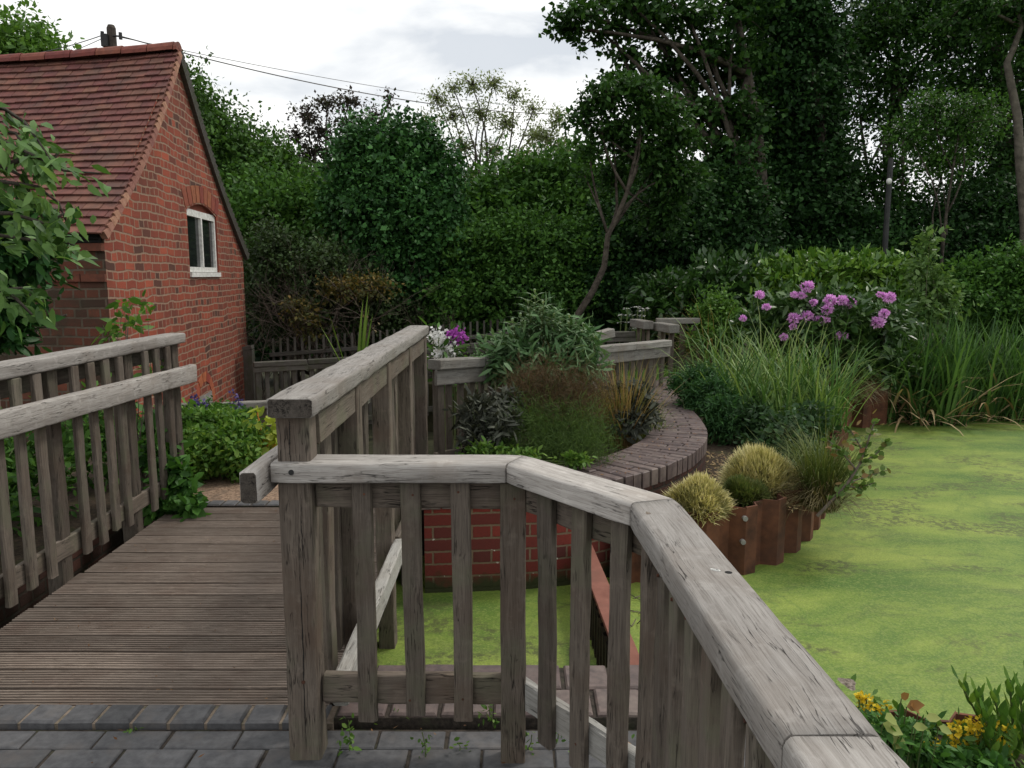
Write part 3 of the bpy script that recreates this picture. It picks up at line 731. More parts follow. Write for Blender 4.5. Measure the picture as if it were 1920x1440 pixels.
beam('post_cap', at(457, 654, 11.2), at(474, 650, 11.2), .12, .06, M['fence_dark'], gp_)

# ------------------------------------------------------------------ serpentine brick wall
ZC = .28
outer_px = [(1188, 887), (1226, 875), (1258, 861), (1293, 846), (1316, 829), (1329, 811), (1327, 800), (1316, 789), (1302, 777), (1285, 766), (1276, 755), (1273, 743), (1281, 729), (1299, 715), (1322, 706), (1356, 697)]
inner_px = [(1072, 871), (1112, 861), (1144, 856), (1177, 845), (1200, 832), (1214, 817), (1214, 800), (1216, 775), (1211, 756), (1207, 741), (1211, 729), (1226, 718), (1252, 708), (1287, 699), (1316, 689), (1345, 683)]
def onw(l): return [onz(x, y, ZC) for x, y in l]
OP = onw(outer_px); IP = onw(inner_px)
OP = [Vector((-.52, 4.27, ZC)), Vector((.0, 4.32, ZC)), Vector((.42, 4.41, ZC))] + OP
IP = [Vector((-.52, 4.70, ZC)), Vector((-.15, 4.73, ZC)), Vector((.15, 4.78, ZC))] + IP
def resample(P, n):
    P = smooth_path(P, .02); k = len(P) - 1
    return [P[int(round(i * k / (n - 1)))] for i in range(n)]
NS = 150
# centreline with constant width
OC = resample(OP, 400); IC = resample(IP, 400)
def nearest(p, arr): return min(arr, key=lambda q: (q - p).length)
mids = [(p + nearest(p, IC)) * .5 for p in OC[::10]]
CP = smooth_path(mids, .02)
for _ in range(30): CP = [CP[0]] + [(CP[i - 1] + CP[i] * 2 + CP[i + 1]) * .25 for i in range(1, len(CP) - 1)] + [CP[-1]]
CPs = smooth_path(CP[::6], .02); WH = .225
sw = thing('serpentine_wall', 'low S shaped brick wall capped with plum bricks on edge, between bed and pond', 'wall', (.6, 4.6, 0))
def frame(i):
    a, b = CPs[max(0, i - 3)], CPs[min(len(CPs) - 1, i + 3)]; d = (b - a).normalized(); return CPs[i], d, Vector((-d.y, d.x, 0))
cmb = MB(); i = 0.0; step = .078; row = 0
total = (len(CPs) - 1) * .02; s_ = 0
while s_ < total - .05:
    idx = min(len(CPs) - 1, int(s_ / .02)); p, d, nn = frame(idx)
    an = math.atan2(d.y, d.x)
    for k, (l0, l1) in enumerate(((-WH, -.005), (.005, WH)) if row % 2 == 0 else ((-WH, -WH + .12), (-WH + .13, WH - .11), (WH - .10, WH))):
        c = p + nn * ((l0 + l1) / 2)
        cmb.box((c.x, c.y, ZC - .052 + random.uniform(-.003, .003)), (step - .010, (l1 - l0), .104), rz=an + random.uniform(-.02, .02), ch=.006, tilt=(random.uniform(-.03, .03), random.uniform(-.012, .012)))
    s_ += step; row += 1
cmb.build('coping', M['purple_brick'], sw)
bedm = MB(); body = MB(); u = 0
for i in range(0, len(CPs) - 6, 5):
    p, d, nn = frame(i); p2, d2, nn2 = frame(i + 5)
    a0, a1, b0, b1 = p - nn * (WH - .012), p2 - nn2 * (WH - .012), p + nn * (WH - .012), p2 + nn2 * (WH - .012)
    bedm.quad((a0.x, a0.y, ZC - .012), (a1.x, a1.y, ZC - .012), (b1.x, b1.y, ZC - .012), (b0.x, b0.y, ZC - .012))
    bedm.quad((a0.x, a0.y, ZC - .10), (a1.x, a1.y, ZC - .10), (a1.x, a1.y, ZC - .012), (a0.x, a0.y, ZC - .012))
    L_ = (a1 - a0).length
    body.quad((a0.x, a0.y, -.8), (a1.x, a1.y, -.8), (a1.x, a1.y, ZC - .104), (a0.x, a0.y, ZC - .104), uv=[(u, -.8), (u + L_, -.8), (u + L_, ZC - .104), (u, ZC - .104)])
    body.quad((b1.x, b1.y, -.8), (b0.x, b0.y, -.8), (b0.x, b0.y, ZC - .104), (b1.x, b1.y, ZC - .104), uv=[(u, -.8), (u + L_, -.8), (u + L_, ZC - .104), (u, ZC - .104)])
    u += L_
p, d, nn = frame(0); a, b = p - nn * (WH - .012), p + nn * (WH - .012)
wall_uv(body, b, a, -.8, ZC - .104)
body.build('brickwork', M['red_brick'], sw, hasuv=True)
dk = MB()   # dark plum brick facing on the dry part of the curve
for i in range(60, len(CPs) - 6, 4):
    p, d, nn = frame(i); p2, d2, nn2 = frame(i + 4)
    a0, a1 = p - nn * (WH - .008), p2 - nn2 * (WH - .008)
    if a0.x < .66: continue
    L_ = i * .02
    dk.quad((a0.x, a0.y, -.2), (a1.x, a1.y, -.2), (a1.x, a1.y, ZC - .106), (a0.x, a0.y, ZC - .106), uv=[(L_, -.2), (L_ + .08, -.2), (L_ + .08, ZC - .106), (L_, ZC - .106)])
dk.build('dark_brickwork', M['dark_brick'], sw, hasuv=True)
bedm.build('mortar', M['darkjoint'], sw)

# planted bed inside the curve and ground between wall and fence
IE = [frame(i)[0] + frame(i)[2] * (WH - .03) for i in range(0, len(CPs), 20)]
left_edge = [(-.50, 5.0), (-.48, 5.5), (-.2, 5.95), (.2, 6.4), (.65, 7.0), (1.0, 7.6), (1.55, 8.6), (1.9, 9.9)]
bedpoly = [(-.50, 4.5)] + [(p.x, p.y) for p in IE] + [(2.6, 10.6)] + left_edge[::-1]
struct('flower_bed', prism(bedpoly, -.84, .17), M['soil'])

# ------------------------------------------------------------------ sheet piles
def pile_path(pts, zt, zb, amp, pitch, label, name='sheet_pile_wall', mat=None, th=.012, ztopj=.01):
    P = smooth_path([Vector((a, b, 0)) for a, b in pts], .01)
    q = pitch / 4; mb = MB(); prof = []
    tot = len(P) - 1
    k = 0; s_ = 0
    pat = [(0, 1), (.28, 1), (.5, -1), (.78, -1)]
    L_ = tot * .01; per = pitch; n_ = 0
    while s_ < L_:
        for f_, sgn in pat:
            ss = s_ + f_ * per
            if ss > L_: break
            i = int(ss / .01); a = P[max(0, i - 8)]; b = P[min(tot, i + 8)]; d = (b - a).normalized(); nn = Vector((d.y, -d.x, 0))
            prof.append((P[min(i, tot)] + nn * amp * sgn, nn))
        s_ += per
    u = 0; zt0 = zt
    for i in range(len(prof) - 1):
        (a, na), (b, nb) = prof[i], prof[i + 1]
        z_t = zt0 + .006 * math.sin(i * 1.7)
        a2, b2 = a - na * th, b - nb * th
        for (p1, p2) in ((a, b), (b2, a2)):
            mb.quad((p1.x, p1.y, zb), (p2.x, p2.y, zb), (p2.x, p2.y, z_t), (p1.x, p1.y, z_t))
        mb.quad((a.x, a.y, z_t), (b.x, b.y, z_t), (b2.x, b2.y, z_t), (a2.x, a2.y, z_t))
    o = mb.build(name, mat or M['rust']); tag(o, label, 'sheet piling'); return o, prof
pp = [onz(x, y, ZW) for x, y in ((1150, 1104), (1235, 1100), (1290, 1092), (1350, 1082), (1430, 1063), (1474, 1040), (1518, 1000), (1548, 940), (1570, 860), (1590, 800))]
pp = [Vector((.60, 4.44, 0))] + [Vector((p.x, p.y, 0)) for p in pp[1:]] + [Vector((4.3, 9.65, 0))]
pile, prof = pile_path([(p.x, p.y) for p in pp], .095, -.8, .040, .29, 'rusty corrugated steel sheet piling holding the tufted grass bed above the pond')
for hx, hy in ((1397, 972), (1393, 1016)):    # lifting holes as pale plugs, painting the light seen through them
    best = min(prof, key=lambda q: abs((q[0].x / (q[0].y)) - (hx - 960) / F)); Yh = best[0].y - .05
    ch_ = at(hx, hy, Yh); hm = MB(); hm.tube([ch_ + Vector((0, .03, 0)), ch_ - Vector((0, .012, 0))], [.016, .016], 10)
    tag(hm.build('lifting_hole', M['concrete'], pile), None, None)
bp2 = [(p.x - n_.x * .02, p.y - n_.y * .02) for p, n_ in prof]
OE = [frame(i)[0] - frame(i)[2] * (WH - .03) for i in range(0, len(CPs), 20)]
OE = [p for p in OE if p.x > .62 or p.y > 4.7]
struct('planting_bed', prism(bp2 + [(3.6, 10.3), (2.7, 10.4)] + [(p.x, p.y) for p in OE[::-1]], -.84, .03), M['soil'])
pile_path([(3.85, 9.15), (4.35, 9.25), (4.75, 9.55), (5.6, 9.9)], .22, -.8, .06, .36, 'far rusty sheet piling below the rhododendron, beside the reeds')
# red beam with dark corrugated sheet below
rb = thing('steel_beam', 'red oxide steel beam on dark corrugated piling dividing the pool from the pond', 'beam', (.46, 3.5, 0))
beam('beam_top', (.425, 4.40, -.092), (.492, 2.77, -.072), .098, .022, M['redpaint'], rb, bev=.002, jit=.0003)
mbp = MB(); y = 2.79; k = 0
while y < 4.36:
    x0 = .462 - .04 * (y - 2.77) / 1.6
    pat = [(-.045, 0), (-.045, .03), (-.02, .045), (-.02, .075)]
    for (dx, dy), (ex, ey) in zip(pat, pat[1:] + [(-.045, .09)]):
        mbp.quad((x0 + dx, y + dy, -.8), (x0 + ex, y + ey, -.8), (x0 + ex, y + ey, -.084), (x0 + dx, y + dy, -.084))
    y += .09
mbp.quad((.50, 2.78, -.8), (.44, 4.36, -.8), (.44, 4.36, -.086), (.50, 2.78, -.086))
mbp.build('piling', simple_mat('dark_wet_piling', (.012, .010, .008), (.045, .03, .02), 20, .8, .4), rb)
# near right sheet pile with soil behind
pile_path([(1.12, -.6), (1.13, 1.5), (1.12, 2.15), (1.22, 2.44), (1.45, 2.50), (1.75, 2.42), (2.3, 2.2), (3.2, 1.9)], -.02, -.8, .04, .22, 'low rusty sheet piling edging the yellow flowered corner bed')
struct('corner_bed', prism([(1.06, -2), (1.10, 2.15), (1.22, 2.41), (1.45, 2.46), (1.75, 2.38), (2.3, 2.16), (3.2, 1.86), (3.2, -2)], -.84, -.06), M['soil'])

# ------------------------------------------------------------------ brick building
G0 = Vector((-3.49, 6.72, 0)); G1 = at(459, 560, 11.9); G1 = Vector((G1.x, G1.y, 0))
gd = (G1 - G0); GS = gd.length; gd.normalize(); gnorm = Vector((gd.y, -gd.x, 0)).normalized()
def ongable(px, py, off=0):
    d = ray(px, py); p0 = G0 + gnorm * off; o = Vector((0, 0, H))
    t = (p0 - o).dot(gnorm) / d.dot(gnorm); return o + d * t
def sz(p): return ((p - G0).dot(gd), p.z)
bh_ = thing('brick_building', 'small old orange brick building with steep clay tiled roof, left of the boardwalk', 'building', (G0.x, G0.y, -.8))
E0 = ongable(208, 436); E1 = ongable(456, 474); RG = ongable(329, 99)
s_r, z_r = sz(RG); z_e0 = E0.z; z_e1 = E1.z
def roofz(s):
    if s < s_r: t_ = max(0, s) / s_r; return z_e0 + (z_r - z_e0) * t_
    t_ = (s - s_r) / (GS - s_r); return z_r + (z_e1 - z_r) * t_
w0 = sz(ongable(353, 450))[0]; w1 = sz(ongable(408, 460))[0]
wz1 = (sz(ongable(353, 393))[1] + sz(ongable(406, 408))[1]) / 2; wz0 = (sz(ongable(360, 516))[1] + sz(ongable(406, 522))[1]) / 2
arch = .11
zb = -.84
gm_ = MB()
def G(s, z, off=0): p = G0 + gd * s + gnorm * off; return (p.x, p.y, z)
def gpoly(pts, off=0): gm_.add([G(s, z, off) for s, z in pts], [tuple(range(len(pts)))], [[(s, z) for s, z in pts]])
gpoly([(0, zb), (w0, zb), (w0, roofz(w0)), (s_r, z_r), (0, z_e0)] if w0 > s_r else [(0, zb), (w0, zb), (w0, roofz(w0)), (0, z_e0)])
gpoly([(w1, zb), (GS, zb), (GS, z_e1), (w1, roofz(w1))])
gpoly([(w0, zb), (w1, zb), (w1, wz0), (w0, wz0)])
ar = [(w0 + (w1 - w0) * k / 8, wz1 + arch * math.sin(math.pi * k / 8)) for k in range(9)]
top = [(w1, roofz(w1))] + ([(s_r, z_r)] if w0 < s_r < w1 else []) + [(w0, roofz(w0))]
gpoly(ar + top)
loop = [(w0, wz0), (w1, wz0)] + ar[::-1]
for (s1, z1), (s2, z2) in zip(loop, loop[1:] + loop[:1]):
    a, b, c, d = G(s1, z1), G(s2, z2), G(s2, z2, -.12), G(s1, z1, -.12)
    gm_.add([a, b, c, d], [(3, 2, 1, 0)], [[(0, 0), (.1, 0), (.1, .1), (0, .1)]])
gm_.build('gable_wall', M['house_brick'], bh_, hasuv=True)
# arch of soldier bricks, proud by 4 mm
am = MB(); nb = 9
for k in range(nb):
    t0, t1 = (k + .08) / nb, (k + .92) / nb
    def ap(t, up): return (w0 - .06 + (w1 - w0 + .12) * t + (t - .5) * .25 * up / .2, wz1 + arch * math.sin(math.pi * min(1, max(0, t))) + up + .015)
    q = [ap(t0, 0), ap(t1, 0), ap(t1, .2), ap(t0, .2)]
    fr = [G(s, z, .006) for s, z in q]; bk = [G(s, z, -.05) for s, z in q]
    am.add(fr + bk, [(0, 1, 2, 3), (0, 4, 5, 1), (1, 5, 6, 2), (2, 6, 7, 3), (3, 7, 4, 0)])
am.build('brick_arch', simple_mat('arch_brick', (.19, .055, .035), (.28, .080, .048), 14, .9, .5, .005, island=.2), bh_)
# window
wn = thing('window', None, None, (0, 0, 0)); wn.parent = bh_; wn.matrix_basis = bh_.matrix_basis.inverted()
bpy.data.objects.remove(wn)
def gbar(mb, s0, s1, z0, z1, o0, o1):
    v = [G(s0, z0, o0), G(s1, z0, o0), G(s1, z1, o0), G(s0, z1, o0), G(s0, z0, o1), G(s1, z0, o1), G(s1, z1, o1), G(s0, z1, o1)]
    mb.add(v, [(0, 1, 2, 3), (7, 6, 5, 4), (0, 4, 5, 1), (1, 5, 6, 2), (2, 6, 7, 3), (3, 7, 4, 0)])
f_ = .06; fr = MB(); sm = (w0 + w1) / 2
gbar(fr, w0 + .003, w1 - .003, wz0 + .06, wz0 + .06 + f_, -.07, -.02)
gbar(fr, w0 + .003, w1 - .003, wz1 - f_, wz1 + .02, -.07, -.02)
gbar(fr, w0 + .003, w0 + f_, wz0 + .06 + f_, wz1 - f_, -.07, -.02)
gbar(fr, w1 - f_, w1 - .003, wz0 + .06 + f_, wz1 - f_, -.07, -.02)
gbar(fr, sm - .026, sm + .026, wz0 + .06 + f_, wz1 - f_, -.07, -.015)
win = fr.build('window', M['whitepaint'], bh_)
def sub(mb, name, mat):
    o = mb.build(name, mat); o.parent = win; o.matrix_basis = (bh_.matrix_basis @ win.matrix_basis).inverted(); return o
gl = MB(); gl.quad(G(w0 + .02, wz0 + .08, -.05), G(w1 - .02, wz0 + .08, -.05), G(w1 - .02, wz1, -.05), G(w0 + .02, wz1, -.05)); sub(gl, 'pane', M['glass'])
sl = MB(); gbar(sl, w0 - .01, w1 + .01, wz0 + .0, wz0 + .055, -.11, .025); sub(sl, 'sill', M['whitepaint'])
tp = MB(); gpts = [G(s, z, -.045) for s, z in ar] ; tp.add(gpts, [tuple(range(len(gpts)))]); sub(tp, 'arch_infill', simple_mat('arch_infill_brick', (.16, .045, .03), (.22, .06, .035), 20, .9))
# low vent arch with pale lintel near the ground
vs_, vz_ = sz(ongable(385, 742))
va = MB()
for k in range(7):
    a0, a1 = math.pi * (k + .06) / 7, math.pi * (k + .94) / 7
    q = [(vs_ - .32 * math.cos(a0), vz_ - .12 + .30 * math.sin(a0)), (vs_ - .32 * math.cos(a1), vz_ - .12 + .30 * math.sin(a1)), (vs_ - .44 * math.cos(a1), vz_ - .12 + .42 * math.sin(a1)), (vs_ - .44 * math.cos(a0), vz_ - .12 + .42 * math.sin(a0))]
    frn = [G(s, z, .006) for s, z in q]; bk = [G(s, z, -.03) for s, z in q]
    va.add(frn + bk, [(3, 2, 1, 0), (0, 4, 5, 1), (1, 5, 6, 2), (2, 6, 7, 3), (3, 7, 4, 0)])
va.build('vent_arch', simple_mat('vent_brick', (.24, .06, .035), (.36, .09, .05), 14, .9, .5, .005, island=.2), bh_)
vb = MB(); gbar(vb, vs_ - .25, vs_ + .3, vz_ - .25, vz_ + .02, -.02, .005); vb.build('vent', M['concrete'], bh_)
# front (shaded) wall
WD = Vector((-1, .13, 0)).normalized(); WL = 7.5
fw = MB(); A = G0; B = G0 + WD * WL
fw.quad((B.x, B.y, zb), (A.x, A.y, zb), (A.x, A.y, z_e0 - .02), (B.x, B.y, z_e0 - .02), uv=[(-WL, zb), (0, zb), (0, z_e0), (-WL, z_e0)])
C_ = G1 + WD * WL
fw.quad((C_.x, C_.y, zb), (B.x, B.y, zb), (B.x, B.y, z_e0), (C_.x, C_.y, z_e0), uv=[(0, zb), (5, zb), (5, z_e0), (0, z_e0)])
fw.quad((G1.x, G1.y, zb), (C_.x, C_.y, zb), (C_.x, C_.y, z_e0), (G1.x, G1.y, z_e0), uv=[(0, zb), (5, zb), (5, z_e0), (0, z_e0)])
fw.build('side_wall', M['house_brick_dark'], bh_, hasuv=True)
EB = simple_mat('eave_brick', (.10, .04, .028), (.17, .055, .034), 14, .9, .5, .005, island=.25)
# two stepped brick courses under the eave
for k, (z_, o_) in enumerate(((z_e0 - .10, .05), (z_e0 - .36, .025))):
    nrmf = Vector((WD.y, -WD.x, 0)); nrmf = nrmf if nrmf.y < 0 else -nrmf; cb = MB()
    for j in range(30):
        a = G0 + WD * (j * .235 + .0); b = G0 + WD * (j * .235 + .225); n4 = nrmf * o_
        q = [(a + n4), (b + n4), b, a]
        v8 = [(p.x, p.y, z_ - .065) for p in q] + [(p.x, p.y, z_) for p in q]
        cb.add(v8, [(0, 1, 5, 4), (0, 4, 7, 3), (1, 2, 6, 5), (4, 5, 6, 7), (3, 2, 1, 0)])
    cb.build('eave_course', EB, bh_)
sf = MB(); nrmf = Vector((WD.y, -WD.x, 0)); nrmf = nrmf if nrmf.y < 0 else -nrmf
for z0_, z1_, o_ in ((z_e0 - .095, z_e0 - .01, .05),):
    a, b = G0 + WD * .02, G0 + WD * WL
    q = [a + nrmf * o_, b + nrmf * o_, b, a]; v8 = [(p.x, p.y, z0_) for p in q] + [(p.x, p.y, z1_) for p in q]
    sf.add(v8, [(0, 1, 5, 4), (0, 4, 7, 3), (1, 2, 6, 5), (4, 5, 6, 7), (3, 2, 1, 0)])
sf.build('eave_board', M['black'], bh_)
# roof: two tiled slopes
ovh = .05
def roofslope(Ea, Ra, name, nrows, outward, flip):
    """Ea eave corner at gable, Ra ridge corner at gable; runs along WD"""
    mb = MB(); ncol = int(WL / .17)
    slope = (Ra - Ea); Ls = slope.length; sdv = slope.normalized(); ncv = slope.cross(WD).normalized()
    if ncv.z < 0: ncv = -ncv
    for r in range(nrows):
        t0 = r / nrows; off = .085 * (r % 2)
        for c in range(-1, ncol):
            x0 = c * .17 + off; x1 = x0 + .163
            x0 = max(x0, -ovh); x1 = max(x1, -ovh)
            if x1 - x0 < .02: continue
            xm = (x0 + x1) / 2
            def pt(x, t, h):
                sag = -.09 * math.sin(math.pi * min(1, max(0, t))) - .07 * math.sin(math.pi * min(1, x / WL)) * t + .012 * math.sin(x * 1.7 + t * 3) + .002 * math.sin(x * 6 + r)
                return Ea + WD * x + slope * t + ncv * (h + sag) 
            j1 = random.uniform(-.003, .003); j2 = random.uniform(-.005, .005); Lr = 1.35 / nrows; rt = random.uniform(-.003, .003)
            tt0 = t0 - .006 + j2 / Ls; tt1 = t0 + Lr
            h0, h1 = .050 + j1, .020
            v = [pt(x0, tt0, h0 - .017), pt(x1, tt0, h0 - .017 + rt), pt(x1, tt1, h1 - .014), pt(x0, tt1, h1 - .014),
                 pt(x0, tt0, h0), pt(x1, tt0, h0 + rt), pt(x1, tt1, h1), pt(x0, tt1, h1)]
            vm = pt(xm, tt0, h0 + .006); 
            fs = [(3, 2, 1, 0), (0, 1, 5, 4), (1, 2, 6, 5), (2, 3, 7, 6), (3, 0, 4, 7), (4, 5, 6, 7)]
            mb.add(v, fs)
    return mb.build(name, M['tile'], bh_), pt, Ls
Ea = Vector(G(-.10, z_e0 - .04, 0)); Ra = Vector(G(s_r, z_r + .0, 0))
roof, _, _ = roofslope(Ea, Ra, 'roof', 27, None, False)
Eb = Vector(G(GS + .12, z_e1 - .06, 0))
roof2, _, _ = roofslope(Eb, Ra, 'roof', 27, None, True)
# under-roof boarding closes the light gaps
ub = MB()
for Ex in (Ea, Eb):
    sl_ = (Ra - Ex); nc = sl_.cross(WD).normalized(); nc = nc if nc.z > 0 else -nc
    for k in range(10):
        q = []
        for kk, xx in ((k, 0), (k + 1, 0), (k + 1, 1), (k, 1)):
            t_ = kk / 10; q.append(Ex + sl_ * t_ + WD * (.02 + xx * WL) - nc * (.09 * math.sin(math.pi * t_) + .035 + (.075 * t_ if xx == 0 else .0)))
        ub.add(q, [(0, 1, 2, 3)])
ub.build('roof_boarding', M['black'], bh_)
rg = MB(); nr_ = int(WL / .31)
for k in range(-1, nr_):
    x0 = k * .31 - (-.31 + ovh if k < 0 else 0) if k >= 0 else -ovh; x1 = (k + 1) * .31 - .008
    if x1 <= x0: continue
    lift = lambda x: -.08 * math.sin(math.pi * min(1, max(0, x / WL))) * 1.0 + .0
    pts = []
    for e, x in ((0, x0), (1, x1)):
        base = Ra + WD * x + Vector((0, 0, .005 + lift(x) + random.uniform(-.004, .004)))
        side = Vector((gd.x, gd.y, 0))
        for q in range(9):
            an = math.pi * q / 8; rad = .115 + (.006 if e == 0 else 0)
            pts.append(base + side * (math.cos(an) * rad) + Vector((0, 0, math.sin(an) * rad * .9)))
    fs = [(q, q + 1, 9 + q + 1, 9 + q) for q in range(8)] + [tuple(range(9))[::-1], tuple(range(9, 18))]
    rg.add(pts, fs)
rg.build('ridge_tiles', M['ridge'], bh_)
# verge strips (mortar + undercloak tiles) along both gable slopes
for nm, Ex in (('verge', Ea), ('verge', Eb)):
    vm_ = MB(); slv = Ra - Ex; nc = slv.cross(WD).normalized(); nc = nc if nc.z > 0 else -nc
    nn_ = 34
    for k in range(nn_):
        t0, t1 = k / nn_, (k + .96) / nn_
        sg0, sg1 = -.09 * math.sin(math.pi * t0), -.09 * math.sin(math.pi * t1)
        a = Ex + slv * t0 + nc * (sg0 + .0); b = Ex + slv * t1 + nc * (sg1 + .0)
        o0 = -WD * .012 ; o1 = -WD * .070
        hgt = .034 if Ex is Ea else .05
        lo = -.036 if Ex is Ea else -.06
        v = [a + o0 + nc * lo, b + o0 + nc * lo, b + o0 + nc * hgt, a + o0 + nc * hgt, a + o1 + nc * lo, b + o1 + nc * lo, b + o1 + nc * (hgt - .018), a + o1 + nc * (hgt + .012)]
        vm_.add(v, [(3, 2, 1, 0), (4, 5, 6, 7), (0, 1, 5, 4), (3, 7, 6, 2), (0, 4, 7, 3), (1, 2, 6, 5)])
    vm_.build(nm, M['verge'] if Ex is Ea else M['fence_dark'], bh_)

# ------------------------------------------------------------------ utility pole and cables, lamp
up_ = thing('utility_pole', 'dark timber utility pole showing above the tiled roof ridge', 'utility pole', tuple(at(208, 200, 14)[:2]) + (-.8,))
pt_ = at(208, 47, 14)
mb = MB(); mb.tube([(pt_.x, pt_.y, -.8), (pt_.x, pt_.y, pt_.z - .05), (pt_.x, pt_.y, pt_.z)], [.10, .074, .052], 10); mb.build('pole', M['polewood'], up_)
mb = MB(); q = at(197, 76, 13.9); mb.box(q, (.10, .1, .20)); mb.build('junction_box', M['darkmetal'], up_)
mb = MB(); a = at(192, 66, 13.95); b = at(226, 68, 13.95); mb.tube([a, b], .015, 6)
for p in (a, b): mb.tube([p - Vector((0, 0, .05)), p + Vector((0, 0, .06))], .03, 8)
mb.build('insulator_bracket', M['darkmetal'], up_)
def cable(name, label, pa, pb, sag, r=.012, via=None):
    mb = MB(); n = 30
    pts = [pa.lerp(pb, k / n) - Vector((0, 0, sag * 4 * (k / n) * (1 - k / n))) for k in range(n + 1)]
    mb.tube(pts, r, 5); return tag(mb.build(name, M['darkmetal']), label, 'cable')
cable('overhead_cable', 'thin black overhead cable running right from the pole across the sky, lower of the pair', at(226, 68, 13.95), at(1090, 214, 24), .35, .011)
cable('overhead_cable', 'thinner overhead cable just above its pair, right of the sparse tree', at(226, 70, 13.95), at(1090, 208, 27), .20, .006)
cable('overhead_cable', 'upper thin cable leaving the pole to the left', at(192, 66, 13.95), at(-60, 106, 20), .15, .008)
cable('overhead_cable', 'lower thin cable leaving the pole to the left', at(192, 72, 13.95), at(-60, 140, 20), .15, .006)
lmp = thing('lamp_post', 'dark lamp post with small white globe among the trees', 'lamp post', tuple(at(1660, 480, 12.5)[:2]) + (-.12,))
a = at(1658, 480, 12.5); tpz = at(1658, 296, 12.5).z
mb = MB(); mb.tube([(a.x, a.y, -.12), (a.x, a.y, tpz * .6), (a.x, a.y, tpz)], [.055, .045, .04], 10); mb.build('column', M['darkmetal'], lmp)
gq = at(1667, 340, 12.35); mb = MB()
for k in range(8):
    pass
nlat, nlon = 8, 12
vs = [(gq.x + .042 * math.sin(math.pi * i / nlat) * math.cos(2 * math.pi * j / nlon), gq.y + .042 * math.sin(math.pi * i / nlat) * math.sin(2 * math.pi * j / nlon), gq.z + .05 * math.cos(math.pi * i / nlat)) for i in range(nlat + 1) for j in range(nlon)]
fs = [(i * nlon + j, (i + 1) * nlon + j, (i + 1) * nlon + (j + 1) % nlon, i * nlon + (j + 1) % nlon) for i in range(nlat) for j in range(nlon)]
mb.add(vs, fs); mb.build('lamp_globe', M['globe'], lmp, smooth=True)
mb = MB(); mb.tube([(a.x, a.y, gq.z + .1), (gq.x, gq.y, gq.z + .13), (gq.x, gq.y, gq.z + .06)], .012, 6); mb.build('lamp_arm', M['darkmetal'], lmp)
# ------------------------------------------------------------------ vegetation generators
def unit(a): return a / np.maximum(1e-9, np.linalg.norm(a, axis=1, keepdims=True))
def leaf_arrays(pos, axis, up, ln, wd, kind='leaf', fold=.18, droop=.12):
    """pos base of leaf, axis its direction, up the face normal"""
    n = len(pos); ax = unit(axis); side = unit(np.cross(ax, up)); up = np.cross(side, ax)
    ln = np.broadcast_to(ln, n)[:, None]; wd = np.broadcast_to(wd, n)[:, None]
    if kind == 'diamond':
        V = np.stack([pos, pos + ax * ln * .45 + side * wd * .5 , pos + ax * ln - up * ln * droop, pos + ax * ln * .45 - side * wd * .5], 1)
        Fq = np.arange(n)[:, None] * 4 + np.array([[0, 1, 2, 3]])
        return V.reshape(-1, 3), Fq
    if kind == 'leaf':
        P = [pos, pos + ax * ln * .28 + side * wd * .42, pos + ax * ln * .65 + side * wd * .40 - up * ln * droop * .4, pos + ax * ln - up * ln * droop,
             pos + ax * ln * .65 - side * wd * .40 - up * ln * droop * .4, pos + ax * ln * .28 - side * wd * .42, pos + ax * ln * .5 - up * (wd * fold + ln * droop * .1)]
        V = np.stack(P, 1)
        f = np.array([[0, 1, 6, 5], [1, 2, 3, 6], [6, 3, 4, 5]])
        Fq = (np.arange(n)[:, None, None] * 7 + f[None]).reshape(-1, 4)
        return V.reshape(-1, 3), Fq
    if kind == 'lobed':   # five pointed leaf
        pts = [(0, 0), (.15, .30), (.05, .55), (.38, .34), (.55, .62), (.66, .24), (1, 0), (.66, -.24), (.55, -.62), (.38, -.34), (.05, -.55), (.15, -.30)]
        P = [pos + ax * ln * a + side * wd * b - up * ln * droop * (a * a + b * b) for a, b in pts] + [pos + ax * ln * .35]
        V = np.stack(P, 1); k = len(pts)
        f = np.array([[k, (2 * i) % k, (2 * i + 1) % k, (2 * i + 2) % k] for i in range(k // 2)])
        Fq = (np.arange(n)[:, None, None] * (k + 1) + f[None]).reshape(-1, 4)
        return V.reshape(-1, 3), Fq
def rdir(n, zb=0.0, r=rng):
    d = r.normal(size=(n, 3)); d[:, 2] += zb; return unit(d)
